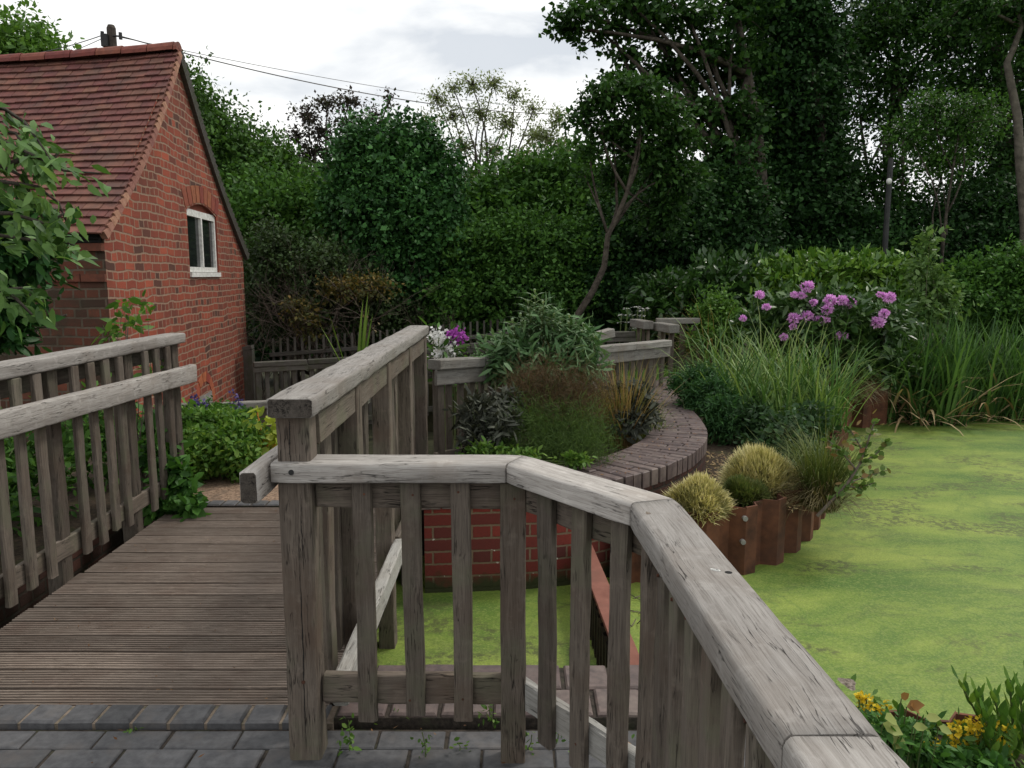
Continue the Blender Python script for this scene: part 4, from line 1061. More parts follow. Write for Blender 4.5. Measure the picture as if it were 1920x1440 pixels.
def crown_points(blobs, n, cl=14, cr=.18, shell=.55, r=rng, flat=.8, lumpy=.38):
    """blobs: list of (centre, radii). leaves gathered into sprigs spread through each blob, denser to the outside"""
    vol = np.array([b[1][0] * b[1][1] * b[1][2] for b in blobs]) ** .75; vol = vol / vol.sum()
    nc = max(1, n // cl); which = r.choice(len(blobs), nc, p=vol)
    cen = np.array([tuple(b[0]) for b in blobs])[which]; rad = np.array([tuple(b[1]) for b in blobs])[which]
    d = rdir(nc, .15, r); q = (shell + (1 - shell) * r.random(nc) ** .6) * (1 + .16 * r.normal(size=nc))
    inner = r.random(nc) < .22; q[inner] *= r.random(inner.sum())
    # lumpy outline: radius varies with direction, a few sprigs stand proud
    ph = r.uniform(0, 6.28, (len(blobs), 6))[which]
    lump = (np.sin(d[:, 0] * 4.2 + ph[:, 0]) + np.sin(d[:, 1] * 4.6 + ph[:, 1]) + np.sin(d[:, 2] * 5.1 + ph[:, 2]) + .8 * np.sin(d[:, 0] * 9 + ph[:, 3]) + .8 * np.sin(d[:, 2] * 10 + ph[:, 4])) / 4.6
    q = q * (1 + lumpy * lump)
    st = r.random(nc) < .05; q[st] *= r.uniform(1.05, 1.28, st.sum())
    c = cen + d * rad * q[:, None]
    pos = np.repeat(c, cl, 0) + r.normal(size=(nc * cl, 3)) * np.array([1, 1, flat]) * cr * .55
    outd = np.repeat(d, cl, 0)
    return pos, outd, c
def tri_leaves(pos, outd, ln, wd, kind='diamond', jl=.3, r=rng, upb=.7, droop=.15, down=.15, fold=.18):
    n = len(pos)
    ax = unit(outd * .6 + r.normal(size=(n, 3)) * .8 - np.array([0, 0, down]))
    up = unit(r.normal(size=(n, 3)) * .55 + np.array([0, 0, upb]) + outd * .3)
    s = 1 + jl * r.normal(size=n); s = np.clip(s, .45, 1.8)
    return leaf_arrays(pos, ax, up, ln * s, wd * s, kind, droop=droop, fold=fold)
def merge(parts):
    V = []; Fs = []; b = 0
    for v, f in parts: V.append(v); Fs.append(f + b); b += len(v)
    return np.concatenate(V), np.concatenate(Fs)
def put(name, VF, mat, parent, smooth=False):
    V, Fq = VF
    me = npmesh(name, V - np.array(tuple(parent.location)), Fq, smooth)
    o = bpy.data.objects.new(name, me); COL.objects.link(o); me.materials.append(mat); o.parent = parent; return o
def putmb(name, mb, mat, parent, smooth=True):
    return mb.build(name, mat, parent, smooth)
def B(px, py, Y, rx, ry, ry_depth=None):
    """blob by its place in the view: centre at depth Y, radii given in picture units at that depth"""
    k = Y / F; d = (ry_depth if ry_depth is not None else (rx + ry) * .5) * k
    return (at(px, py, Y), (rx * k, d, ry * k))
def limb(a, b, bend=.15, n=5):
    a, b = Vector(a), Vector(b); d = (b - a); L_ = d.length
    o = Vector((random.uniform(-1, 1), random.uniform(-1, 1), random.uniform(-.3, .6))) * L_ * bend
    return [a + d * t + o * math.sin(math.pi * t) for t in [i / n for i in range(n + 1)]]
def tree(name, label, cat, base, blobs, n, leaf, mat, trunk_r=.12, kind='diamond', ratio=.6, cl=14, cr=.3, shell=.5, twigs=60, bark='bark', trunk=None, group=None, limbs=True, upb=.7, flowers=None, fork=.35, down=.15, seed=0):
    r = np.random.default_rng(seed + 11)
    t = thing(name, label, cat, tuple(base), group)
    pos, od, cen = crown_points(blobs, n, cl, cr, shell, r)
    put('foliage', tri_leaves(pos, od, leaf, leaf * ratio, kind, r=r, upb=upb, down=down), mat, t)
    mb = MB(); base = Vector(base)
    big = max(blobs, key=lambda b: b[1][0] * b[1][2])
    if trunk is None:
        top = Vector(big[0]); trunk = limb(base - Vector((0, 0, .1)), top, .06, 6)
    tr = [trunk_r * (1 - .65 * i / (len(trunk) - 1)) for i in range(len(trunk))]
    mb.tube(trunk, tr, 8)
    mb.build('trunk', M[bark], t, smooth=True)
    if limbs:
        mb = MB()
        for b in blobs:
            st = trunk[max(1, int(len(trunk) * fork)) + random.randint(0, max(0, len(trunk) - 2 - int(len(trunk) * fork)))] if len(trunk) > 3 else trunk[-1]
            pth = limb(st, b[0], .12, 5); mb.tube(pth, [trunk_r * (.42 - .055 * i) for i in range(6)], 5)
        for k in range(twigs):
            c = Vector(cen[r.integers(len(cen))]); bb = min(blobs, key=lambda b: (Vector(b[0]) - c).length)
            mb.tube(limb(Vector(bb[0]).lerp(c, .1), c, .12, 3), [trunk_r * .10 + .006, trunk_r * .07 + .005, .006, .003], 4)
        mb.build('branches', M[bark], t, smooth=True)
    if flowers:
        fm, fn, fs = flowers; idx = r.choice(len(cen), fn)
        p = np.repeat(cen[idx], 6, 0) + r.normal(size=(fn * 6, 3)) * fs * 1.2
        put('blossom', tri_leaves(p, rdir(len(p), 0, r), fs, fs * .9, 'diamond', r=r), fm, t)
    return t
def rbranch(mb, p, d, L_, rad, depth, tips, spread=.5, seg=4, up=.12, kids=(2, 4), shrink=.72):
    pts = [p]; q = p; dd = d.copy()
    for i in range(seg):
        dd = (dd + Vector((random.gauss(0, .10), random.gauss(0, .10), random.gauss(0, .08) + up * .3))).normalized(); q = q + dd * (L_ / seg); pts.append(q)
    mb.tube(pts, [rad * (1 - .5 * i / seg) for i in range(seg + 1)], 5 if rad > .02 else 3)
    if depth == 0: tips.append((q, dd)); return
    for k in range(random.randint(*kids)):
        st = pts[random.randint(seg // 2, seg)] if k else pts[-1]
        nd_ = (dd + Vector((random.gauss(0, spread), random.gauss(0, spread), random.gauss(0, spread * .6) + up))).normalized()
        rbranch(mb, st, nd_, L_ * shrink * random.uniform(.8, 1.15), rad * .55, depth - 1, tips, spread, seg, up, kids, shrink)
        if depth <= 2: tips.append((st, nd_))
def twiggy(name, label, cat, base, height, mat, leaf, per, seed=0, depth=4, spread=.45, bark='twig', rad=None, stems=1, lean=(0, 0), kids=(2, 4), up=.15, cr=.12, group=None, ratio=.6, shrink=.72, first=.34):
    random.seed(seed); r = np.random.default_rng(seed)
    t = thing(name, label, cat, tuple(base), group); mb = MB(); tips = []
    for s in range(stems):
        d = Vector((random.gauss(0, .22) * (stems > 1) + lean[0], random.gauss(0, .22) * (stems > 1) + lean[1], 1)).normalized()
        rbranch(mb, Vector(base), d, height * first, rad or height * .012, depth, tips, spread, 4, up, kids, shrink)
    mb.build('branches', M[bark], t, smooth=True)
    if per > 0:
        P = np.array([tuple(p) for p, d in tips]); D = np.array([tuple(d) for p, d in tips])
        P = np.repeat(P, per, 0) + r.normal(size=(len(P) * per, 3)) * cr; D = np.repeat(D, per, 0)
        put('foliage', tri_leaves(P, D, leaf, leaf * ratio, 'diamond', r=r), mat, t)
    return t
def blades(base, dirs, ln, wd, droop=.6, seg=5, r=rng, twist=.3):
    """grass blades: base (n,3), dirs (n,3) starting direction, curving over by droop"""
    n = len(base); ln = np.broadcast_to(ln, n); wd = np.broadcast_to(wd, n)
    d = unit(dirs); hor = d.copy(); hor[:, 2] = 0; hor = unit(hor + r.normal(size=(n, 3)) * [1e-3, 1e-3, 0])
    a = r.uniform(-twist, twist, n)
    side = np.stack([-hor[:, 1] * np.cos(a) + hor[:, 0] * np.sin(a), hor[:, 0] * np.cos(a) + hor[:, 1] * np.sin(a), np.zeros(n)], 1)
    dr = np.broadcast_to(droop, n) if hasattr(droop, '__len__') else np.clip(droop * (1 + .35 * r.normal(size=n)), 0, None)
    pts = [base]; cur = d.copy(); p = base.copy()
    for k in range(seg):
        p = p + cur * (ln / seg)[:, None]; pts.append(p)
        cur = unit(cur + (hor * .35 - np.array([0, 0, 1.0])) * (dr * (k + 1) / seg * .42)[:, None])
    prof = [.75, 1, .95, .8, .5, .06] if seg == 5 else list(np.linspace(1, .08, seg + 1))
    V = []
    for k, q in enumerate(pts):
        w_ = (wd * prof[k] * .5)[:, None]; V += [q - side * w_, q + side * w_]
    V = np.stack(V, 1); K = 2 * (seg + 1)
    f = np.array([[2 * k, 2 * k + 1, 2 * k + 3, 2 * k + 2] for k in range(seg)])
    Fq = (np.arange(n)[:, None, None] * K + f[None]).reshape(-1, 4)
    return V.reshape(-1, 3), Fq
def tuft(name, label, cat, base, n, height, spread, mat, width=.006, droop=.6, r0=.06, jitter=.25, seed=0, up=1.0, group=None, extra=None, bias=(0, 0, 0), part='blades', seg=5, tangle=.5, wild=.08):
    r = np.random.default_rng(seed + 3); base = Vector(base); t = thing(name, label, cat, tuple(base), group)
    an = r.uniform(0, 2 * math.pi, n); q = np.sqrt(r.random(n))
    P = np.stack([base.x + np.cos(an) * q * r0, base.y + np.sin(an) * q * r0, np.full(n, base.z)], 1)
    tl = q * spread * (1 + .3 * r.normal(size=n)); an = an + r.normal(size=n) * tangle
    D = np.stack([np.cos(an) * tl + bias[0], np.sin(an) * tl + bias[1], np.full(n, up) + bias[2]], 1) + r.normal(size=(n, 3)) * [wild, wild, 0]
    put(part, blades(P, D, height * np.clip(1 + jitter * r.normal(size=n), .3, 1.6), width, droop, seg=seg, r=r), mat, t)
    return t
def shrub(name, label, cat, base, blobs, n, leaf, mat, ratio=.5, kind='leaf', cl=8, cr=.06, shell=.4, stems=14, stem='green_stem', seed=0, upb=.7, down=.1, group=None, stem_r=.006, droop=.15, jl=.3):
    r = np.random.default_rng(seed + 21); random.seed(seed); base = Vector(base); t = thing(name, label, cat, tuple(base), group)
    pos, od, cen = crown_points(blobs, n, cl, cr, shell, r)
    put('foliage', tri_leaves(pos, od, leaf, leaf * ratio, kind, r=r, upb=upb, down=down, droop=droop, jl=jl), mat, t)
    if stems:
        mb = MB()
        for k in range(stems):
            c = Vector(cen[r.integers(len(cen))]); st = base + Vector((random.gauss(0, .04), random.gauss(0, .04), 0))
            mb.tube(limb(st, c, .08, 4), [stem_r * (1 - .2 * i) for i in range(5)], 4)
        mb.build('stems', M[stem], t)
    return t
GZ = -.12
M['mid2'] = leaf_mat('roadside_tree_leaves', [(.025, .055, .014), (.055, .13, .024), (.10, .21, .038)], .3, .5, .7)
M['sapleaf'] = leaf_mat('light_sapling_leaves', [(.07, .13, .03), (.12, .20, .05), (.17, .24, .08)], .35, .5, 3)
def gb(px, Y, z=GZ): p = at(px, 600, Y); return (p.x, Y, z)

# ------------------------------------------------------------------ background trees
tree('tree', 'bright green tree top rising behind the tiled roof at the far left', 'tree', gb(20, 24, -.8), [B(15, 110, 24, 95, 75), B(70, 130, 24, 60, 55), B(-60, 140, 24, 90, 90)], 15000, .17, M['bright'], .18, seed=1, twigs=40)
tree('tree', 'mid green tree directly behind the right slope of the brick building roof', 'tree', gb(400, 17, -.8),
     [B(352, 220, 17, 50, 85), B(405, 290, 17, 60, 90), B(470, 300, 17, 65, 60), B(430, 390, 16.5, 90, 90), B(520, 330, 17, 50, 50), B(540, 420, 16, 80, 80), B(360, 330, 17, 50, 110)], 52000, .095, M['mid2'], .16, seed=2)
tree('tree', 'low green leafy tree between the building corner and the round ivy covered tree', 'tree', gb(560, 15, -.8),
     [B(500, 420, 15, 70, 90), B(580, 400, 15, 60, 70), B(560, 500, 15, 110, 90), B(640, 480, 15, 80, 100), B(470, 520, 14.5, 40, 80)], 26000, .10, M['mid'], .1, seed=3)
tree('thorn_tree', 'thin plum brown tree with reaching bare branches against the sky, left of centre', 'tree', gb(655, 18, -.8),
     [B(x, y, 18, rx, ry) for x, y, rx, ry in ((575, 215, 26, 16), (615, 195, 26, 14), (655, 190, 24, 14), (700, 215, 22, 16), (728, 185, 10, 18), (715, 235, 22, 18), (555, 255, 24, 18), (600, 245, 30, 18), (650, 235, 30, 18), (545, 295, 24, 20), (590, 285, 30, 20), (640, 275, 30, 22), (560, 330, 30, 20), (680, 260, 24, 20), (760, 250, 18, 14))],
     5200, .075, M['haw'], .085, cr=.16, cl=6, seed=5, shell=.1, twigs=420, ratio=.6, fork=.45)
tree('ash_tree', 'tall sparse tree with fine pale leaves and bare limbs against the sky', 'tree', gb(905, 23, -.8),
     [B(x, y, 23, rx, ry) for x, y, rx, ry in ((820, 185, 26, 22), (850, 165, 22, 18), (885, 160, 24, 20), (925, 158, 26, 20), (965, 180, 24, 20), (1000, 205, 22, 22), (800, 230, 24, 24), (850, 220, 30, 24), (900, 215, 30, 26), (950, 230, 30, 26), (1000, 255, 24, 24), (820, 280, 24, 24), (870, 275, 30, 26), (925, 285, 34, 26), (975, 300, 30, 26), (850, 330, 30, 26), (900, 345, 40, 26))],
     9500, .085, M['ash'], .10, cr=.20, cl=5, seed=8, shell=.05, twigs=620, ratio=.45, fork=.3, bark='bark')
tree('ash_tree', 'shorter sparse olive tree right of the tall sparse tree, left of the dark leaning tree', 'tree', gb(1030, 22, -.8),
     [B(x, y, 22, rx, ry) for x, y, rx, ry in ((1020, 255, 22, 20), (1045, 225, 16, 22), (1050, 280, 26, 24), (1000, 300, 26, 24), (1030, 330, 36, 26), (975, 345, 30, 20), (1070, 330, 26, 26))],
     7500, .08, M['ash'], .08, cr=.18, cl=6, seed=9, shell=.1, twigs=200, ratio=.5, fork=.3, bark='bark')
tree('ivy_tree', 'rounded dark tree smothered in ivy, left of the picture centre', 'tree', gb(730, 14, -.8),
     [B(735, 285, 14, 85, 60), B(690, 320, 14, 65, 60), B(780, 330, 14, 75, 70), B(730, 380, 13.7, 110, 90), B(810, 420, 13.7, 60, 90), B(660, 380, 14, 45, 60), B(760, 480, 13.5, 100, 90), B(840, 500, 13.4, 60, 70), B(720, 560, 14, 110, 80)], 72000, .075, M['ivy'], .16, cr=.15, seed=4, shell=.72, twigs=20, kind='diamond', ratio=.8)
tree('tree', 'green tree mass filling the gap behind the ivy covered tree', 'tree', gb(980, 18, -.8),
     [B(900, 400, 18, 80, 70), B(980, 360, 18, 80, 60), B(1060, 350, 18, 70, 70), B(1010, 420, 17.5, 110, 70), B(1120, 420, 17.5, 80, 100), B(1180, 380, 18, 60, 80), B(880, 500, 17, 90, 90)], 42000, .12, M['mid'], .15, seed=6)
tree('ivy_bush', 'dark green bush below centre, in front of the green tree mass', 'bush', gb(980, 13, -.8),
     [B(900, 560, 13, 100, 55), B(980, 530, 13, 90, 60), B(1060, 560, 13, 70, 60), B(1010, 470, 13.4, 110, 60), B(900, 480, 13.4, 80, 60), B(850, 600, 13, 60, 40), B(1100, 490, 13.6, 80, 70)], 60000, .07, M['mid'], .08, cr=.14, seed=7, shell=.65, ratio=.7)
tree('ivy_bush', 'dark glossy bush mass right of centre behind the gate fences', 'bush', gb(1220, 13.5, -.5),
     [B(1180, 480, 13.5, 90, 80), B(1270, 430, 13.5, 90, 90), B(1350, 420, 14, 90, 100), B(1200, 570, 13, 90, 50), B(1290, 540, 13, 90, 60), B(1120, 560, 13, 60, 60), B(1380, 520, 13.5, 60, 60), B(1210, 390, 14, 60, 70)], 76000, .075, M['ivy2'], .1, cr=.14, seed=10, shell=.65, ratio=.8)
tree('bramble_bush', 'brown green tangled bush beside the brick building corner', 'bush', gb(540, 13.2, -.8),
     [B(500, 560, 13.2, 50, 60), B(560, 600, 13.2, 60, 40), B(600, 520, 12.6, 80, 70), B(680, 560, 12.6, 60, 60), B(520, 480, 12.8, 60, 60), B(740, 600, 12.8, 60, 45)], 30000, .06, M['brownish'], .05, cr=.14, seed=11, shell=.4)
tree('yellow_leaved_shrub', 'small shrub with orange and yellow leaves above the baluster fence', 'shrub', gb(575, 11.8, -.8),
     [B(560, 585, 11.8, 30, 25), B(585, 615, 11.8, 28, 22), B(650, 540, 12, 50, 22), B(700, 535, 12, 40, 18)], 2600, .06, M['yellowbrown'], .03, cr=.12, seed=12)
for i, (px, s_, hh, ln_, lab) in enumerate(((500, 31, 2.6, -.3, 'bare twiggy brown bush next to the brick building'), (620, 32, 3.4, -.2, 'bare brown bush with thin crossing stems below the thorn tree'), (700, 33, 3.2, -.35, 'bare stemmed thicket in front of the ivy covered tree'), (800, 34, 2.2, .1, 'thin dead stems rising behind the picket fence'))):
    twiggy('bare_bush', lab, 'bush', gb(px, 12.2 + .12 * i, -.8), hh, M['brownish'], .05, 0, seed=s_, depth=4, spread=.6, rad=.020, stems=6, lean=(ln_, 0), cr=.05, kids=(2, 4), up=.05, bark='twig')
# leaning tree
p0 = at(1082, 592, 11.5)
trk = [Vector((p0.x - .15, 11.5, -.5)), p0, at(1112, 545, 11.4), at(1133, 500, 11.4), at(1140, 440, 11.3), at(1158, 405, 11.3), at(1176, 360, 11.2), at(1190, 300, 11.2), at(1200, 240, 11.2)]
tree('leaning_tree', 'slender tree with bent grey trunk leaning right and dark leafy top, right of centre', 'tree', (p0.x - .15, 11.5, -.5),
     [B(1130, 190, 11.2, 46, 20), B(1190, 165, 11.2, 60, 20), B(1086, 222, 11.3, 30, 15), B(1150, 245, 11.4, 50, 24), B(1225, 215, 11.2, 60, 28), B(1106, 285, 11.3, 22, 16), B(1200, 285, 11.5, 60, 28), B(1262, 330, 11.7, 55, 36), B(1150, 335, 11.6, 26, 18), B(1096, 330, 11.5, 14, 12), B(1235, 400, 11.9, 50, 36), B(1270, 260, 11.6, 40, 26)],
     15000, .072, M['maple'], .058, trunk=trk, bark='bark', seed=13, shell=.1, twigs=160, cr=.15, cl=9, fork=.5)
mb = MB(); mb.tube([at(1184, 350, 11.2), at(1160, 320, 11.2), at(1152, 300, 11.2)], [.02, .015, .01], 6)
# big dark trees
tree('maple_tree', 'huge dark ivy clad tree with long layered branches reaching left, upper right', 'tree', gb(1490, 16, -.3),
     [B(1480, 60, 16, 90, 100), B(1480, 200, 16, 85, 110), B(1500, 330, 16, 90, 110), B(1460, 420, 15.7, 120, 90), B(1540, 450, 15.8, 70, 80), B(1490, -80, 16, 110, 110), B(1540, 150, 16.2, 55, 90), B(1400, 350, 16, 70, 60), B(1535, 260, 16, 50, 80)],
     95000, .09, M['ivy2'], .34, cr=.2, seed=14, shell=.55, twigs=60, ratio=.75)
# spreading lit branches on the left of it: own tree
lyr = [(1090, 25, 60, 14), (1060, 52, 50, 12), (1130, 62, 75, 16), (1200, 20, 80, 18), (1230, 60, 80, 18), (1290, 30, 90, 24), (1330, 90, 80, 30), (1180, 100, 60, 14), (1240, 130, 70, 18), (1300, 150, 80, 24), (1160, 150, 35, 16), (1330, 210, 70, 30), (1260, 190, 60, 20), (1380, 120, 70, 50), (1290, 250, 60, 18), (1350, 285, 60, 20), (1180, 5, 70, 20), (1380, 20, 80, 50), (1240, -30, 120, 30), (1120, -10, 70, 16), (1400, 230, 60, 50), (1340, 330, 70, 40), (1290, 330, 40, 25)]
tree('sycamore_tree', 'spreading sycamore with tiers of separate leafy branches against the sky at upper centre right', 'tree', gb(1420, 14.5, -.3),
     [B(x, y, 14.2 + (i % 5) * .25, rx, ry, 60) for i, (x, y, rx, ry) in enumerate(lyr)], 15000, .10, M['maple'], .16, cr=.13, cl=9, seed=15, shell=.1, twigs=150, ratio=.8, kind='lobed' if False else 'diamond', upb=1.2)
tree('dark_tree', 'dark open tree behind the lamp post, sky showing through it', 'tree', gb(1680, 17, -.3),
     [B(1650, 60, 17, 80, 50), B(1700, 140, 17, 80, 50), B(1640, 200, 17, 50, 60), B(1720, 240, 17, 70, 60), B(1690, 20, 17.5, 110, 60), B(1660, 330, 16.5, 60, 40), B(1610, 100, 17, 50, 60), B(1600, 360, 16.5, 50, 60), B(1780, 60, 17, 80, 70), B(1690, 400, 16, 60, 50)], 27000, .09, M['maple'], .12, cr=.2, seed=16, shell=.25, twigs=140)
tree('dark_tree', 'tall dark tree filling the upper right corner', 'tree', gb(1850, 17.5, -.3),
     [B(1850, 40, 17.5, 90, 90), B(1820, 160, 17.5, 90, 80), B(1900, 200, 17.5, 80, 100), B(1800, 270, 17, 80, 60), B(1870, 330, 17, 90, 70), B(1780, 370, 16.8, 70, 45), B(1940, 100, 17.5, 80, 120), B(1950, 300, 17, 90, 110), B(1830, -60, 17.5, 140, 70)], 42000, .085, M['maple'], .2, cr=.2, seed=17, shell=.35, twigs=140)
tree('thicket', 'near black thicket under the right hand trees, behind the reeds', 'bush', gb(1760, 14.8, -.3),
     [B(1560, 520, 15, 100, 70), B(1680, 500, 15, 90, 70), B(1790, 480, 15, 90, 60), B(1900, 470, 15, 100, 70), B(1740, 540, 14.5, 110, 50), B(1880, 540, 14.5, 110, 60), B(1960, 420, 15, 80, 80), B(1700, 425, 15.5, 70, 35), B(1800, 400, 15.5, 70, 40), B(1890, 385, 15.5, 70, 45), B(1620, 440, 15.5, 60, 40)], 62000, .085, M['ivy2'], .08, cr=.2, seed=18, shell=.45, twigs=60)
tree('hawthorn_tree', 'hawthorn with dusting of small white blossom, upper right', 'tree', gb(1770, 14.2, -.3),
     [B(1750, 200, 14.2, 60, 30), B(1800, 235, 14.2, 70, 35), B(1700, 250, 14.2, 50, 30), B(1840, 200, 14.4, 50, 30), B(1760, 300, 14.4, 70, 30)], 9000, .06, M['mid'], .045, cr=.18, seed=19, shell=.2, twigs=90, flowers=(M['white'], 320, .022))
q0 = at(1925, 640, 13.2)
tree('trunk_tree', 'tree with bare sinuous grey trunk at the right edge of the picture', 'tree', (q0.x, 13.2, -.12),
     [B(1900, 20, 13.3, 110, 40), B(1840, 10, 13.3, 60, 25), B(1960, 60, 13.3, 60, 60), B(1780, 40, 13.5, 40, 20)], 6000, .08, M['maple'], .085, bark='bark_pale', seed=20, shell=.3, twigs=40, cr=.14, fork=.7,
     trunk=[Vector((q0.x, 13.2, -.2)), at(1922, 420, 13.2), at(1912, 300, 13.2), at(1908, 220, 13.2), at(1897, 165, 13.2), at(1888, 118, 13.2), at(1903, 85, 13.2), at(1915, 50, 13.2), at(1905, 5, 13.2), at(1900, -60, 13.2)])
for px, y0, y1, s_ in ((1600, 300, 480, 41), (1700, 360, 520, 42), (1420, 360, 520, 43)):
    pass
# dark fill trees far behind so that no open horizon shows
for i, (px, Y, blobs_) in enumerate(((600, 26, [(480, 430, 130, 90), (620, 400, 110, 90), (760, 430, 120, 90), (560, 520, 200, 80)]), (1000, 27, [(900, 430, 130, 80), (1040, 420, 130, 90), (1160, 430, 120, 100), (1000, 520, 250, 80)]), (1400, 26, [(1300, 480, 130, 80), (1440, 440, 140, 120), (1600, 500, 110, 60), (1500, 560, 240, 60)]), (1800, 25, [(1740, 530, 130, 50), (1880, 500, 130, 70), (2000, 460, 140, 120), (1850, 570, 220, 50)]))):
    tree('far_tree', ['distant dark tree line behind the thorn tree', 'distant dark tree line behind the centre bushes', 'distant dark tree line behind the huge ivy clad tree', 'distant dark tree line behind the thicket on the right'][i], 'tree', gb(px, Y, -.8),
         [B(x, y, Y, rx, ry) for x, y, rx, ry in blobs_], 26000, .26, M['ivy2'], .2, cr=.5, seed=50 + i, shell=.5, twigs=10)

tree('far_hedge', 'low black green hedge behind the picket fence, closing the view under the trees', 'hedge', gb(640, 17, -.85),
     [B(x, 640 - (x - 430) * .03, 17, 75, 55) for x in range(430, 1280, 70)], 30000, .11, M['ivy2'], .05, cr=.2, seed=90, shell=.4, twigs=10, limbs=False)
# laurel hedge and shrubs on the far bank
shrub('laurel_hedge', 'bright glossy laurel hedge behind the purple flowers', 'hedge', gb(1560, 11.6),
      [B(1470, 540, 11.6, 60, 55), B(1540, 525, 11.6, 60, 50), B(1610, 530, 11.6, 65, 50), B(1660, 545, 11.6, 50, 55), B(1540, 580, 11.6, 130, 50)], 17000, .115, M['laurel'], .42, 'leaf', cl=9, cr=.10, shell=.55, stems=20, seed=1, upb=.4, stem='twig', down=-.35)
shrub('laurel_hedge', 'darker shorter laurel hedge left of the bright laurel', 'hedge', gb(1340, 11.8),
      [B(1260, 560, 11.8, 70, 50), B(1350, 545, 11.8, 70, 50), B(1420, 550, 11.8, 40, 55), B(1300, 600, 11.8, 100, 40)], 11000, .12, leaf_mat('dark_laurel_leaves', [(.018, .045, .010), (.03, .08, .016), (.06, .14, .025)], .15, .3, 1.2, spec=.5), .42, 'leaf', cl=9, cr=.10, shell=.5, stems=20, seed=2, upb=.4, stem='twig', down=-.25)
shrub('sapling', 'young pale leaved tree standing up beside the purple flowers', 'sapling', gb(1745, 10.4),
      [B(1740, 470, 10.4, 20, 38), B(1750, 530, 10.4, 35, 35), B(1720, 510, 10.4, 22, 28), B(1770, 560, 10.4, 40, 40), B(1735, 590, 10.3, 50, 50), B(1740, 440, 10.4, 10, 20)], 2100, .075, leaf_mat('pale_sapling_leaves', [(.06, .12, .03), (.10, .19, .05), (.17, .27, .09)], .35, .45, 2), .55, 'leaf', cl=5, cr=.07, shell=.1, stems=16, seed=3, stem='twig')
shrub('shrub', 'dull green shrub mass at the right edge above the reeds', 'shrub', gb(1860, 11.6),
      [B(1840, 520, 11.6, 60, 40), B(1900, 510, 11.6, 60, 50), B(1810, 570, 11.4, 60, 50), B(1900, 590, 11.4, 80, 60)], 12000, .065, M['mid'], .55, 'leaf', cl=7, cr=.10, shell=.3, stems=24, seed=4, stem='twig')
shrub('shrub', 'fine leaved bright shrub left of the purple flowers', 'shrub', gb(1360, 10.5),
      [B(1345, 590, 10.5, 45, 45), B(1385, 620, 10.2, 40, 40), B(1330, 640, 10.2, 45, 30)], 5200, .05, M['bright'], .55, 'leaf', cl=7, cr=.08, shell=.2, stems=24, seed=5, stem='twig')
# cow parsley by the gate
cp_ = thing('cow_parsley', 'white flowering umbels beside the gate fences', 'wildflower', gb(1190, 10.6, -.3))
mbx = MB(); parts = []
for x, y in ((1178, 578), (1195, 575), (1205, 582), (1187, 590), (1202, 592), (1172, 604), (1184, 604), (1190, 612), (1165, 590), (1187, 616), (1210, 578)):
    c = at(x + random.uniform(-2, 2), y, 10.6); mbx.tube([Vector((c.x - .05, 10.6, -.3)), c], .006, 4)
    p = np.array(tuple(c)) + rng.normal(size=(16, 3)) * [.035, .035, .006]; put('umbel', leaf_arrays(p, rdir(16) * [1, 1, .1], np.tile([0, 0, 1.], (16, 1)), .03, .03, 'diamond'), M['white'], cp_)
mbx.build('stems', M['green_stem'], cp_)

# ------------------------------------------------------------------ rhododendron
rh = shrub('rhododendron', 'rhododendron bush with lilac purple flower clusters over the far pond edge', 'shrub', at(1560, 730, 9.6),
      [B(1560, 600, 9.7, 110, 50), B(1480, 620, 9.7, 80, 50), B(1640, 620, 9.7, 70, 60), B(1560, 670, 9.6, 110, 50), B(1660, 680, 9.6, 60, 50), B(1440, 590, 9.8, 50, 30), B(1500, 580, 9.25, 60, 30), B(1580, 600, 9.2, 60, 34), B(1640, 600, 9.25, 40, 30), B(1540, 620, 9.15, 70, 26)], 11500, .12, M['rhodo'], .34, 'leaf', cl=9, cr=.09, shell=.35, stems=40, seed=6, stem='twig', upb=.5, down=0, stem_r=.010)
FL = [(1424, 553, 11), (1437, 576, 10), (1393, 597, 8), (1514, 538, 14), (1490, 553, 10), (1503, 554, 9), (1525, 567, 9), (1556, 563, 14), (1580, 563, 13), (1595, 568, 12), (1551, 581, 13), (1489, 597, 11), (1512, 594, 12), (1535, 601, 12), (1549, 600, 10), (1487, 613, 10), (1578, 630, 14), (1658, 588, 12), (1645, 605, 13), (1667, 558, 11), (1651, 552, 7), (1470, 632, 9)]
for i, (x, y, rr_) in enumerate(FL):
    c = np.array(tuple(at(x, y, 8.98))); ra = rr_ * 9.0 / F * 1.12; n = 110
    d = rdir(n, .35); d[:, 1] -= .3; d = unit(d); k_ = random.uniform(.75, 1.1); ra *= k_; sq = np.array([random.uniform(.9, 1.35), 1, random.uniform(.65, .9)])
    p = c + d * ra * .45 * sq + rng.normal(size=(n, 3)) * ra * .08
    up = rdir(n)
    o = put('flower_cluster', leaf_arrays(p, d + rng.normal(size=(n, 3)) * .3, up, ra * .5, ra * .36, 'diamond', droop=-.1), M['pink'], rh)

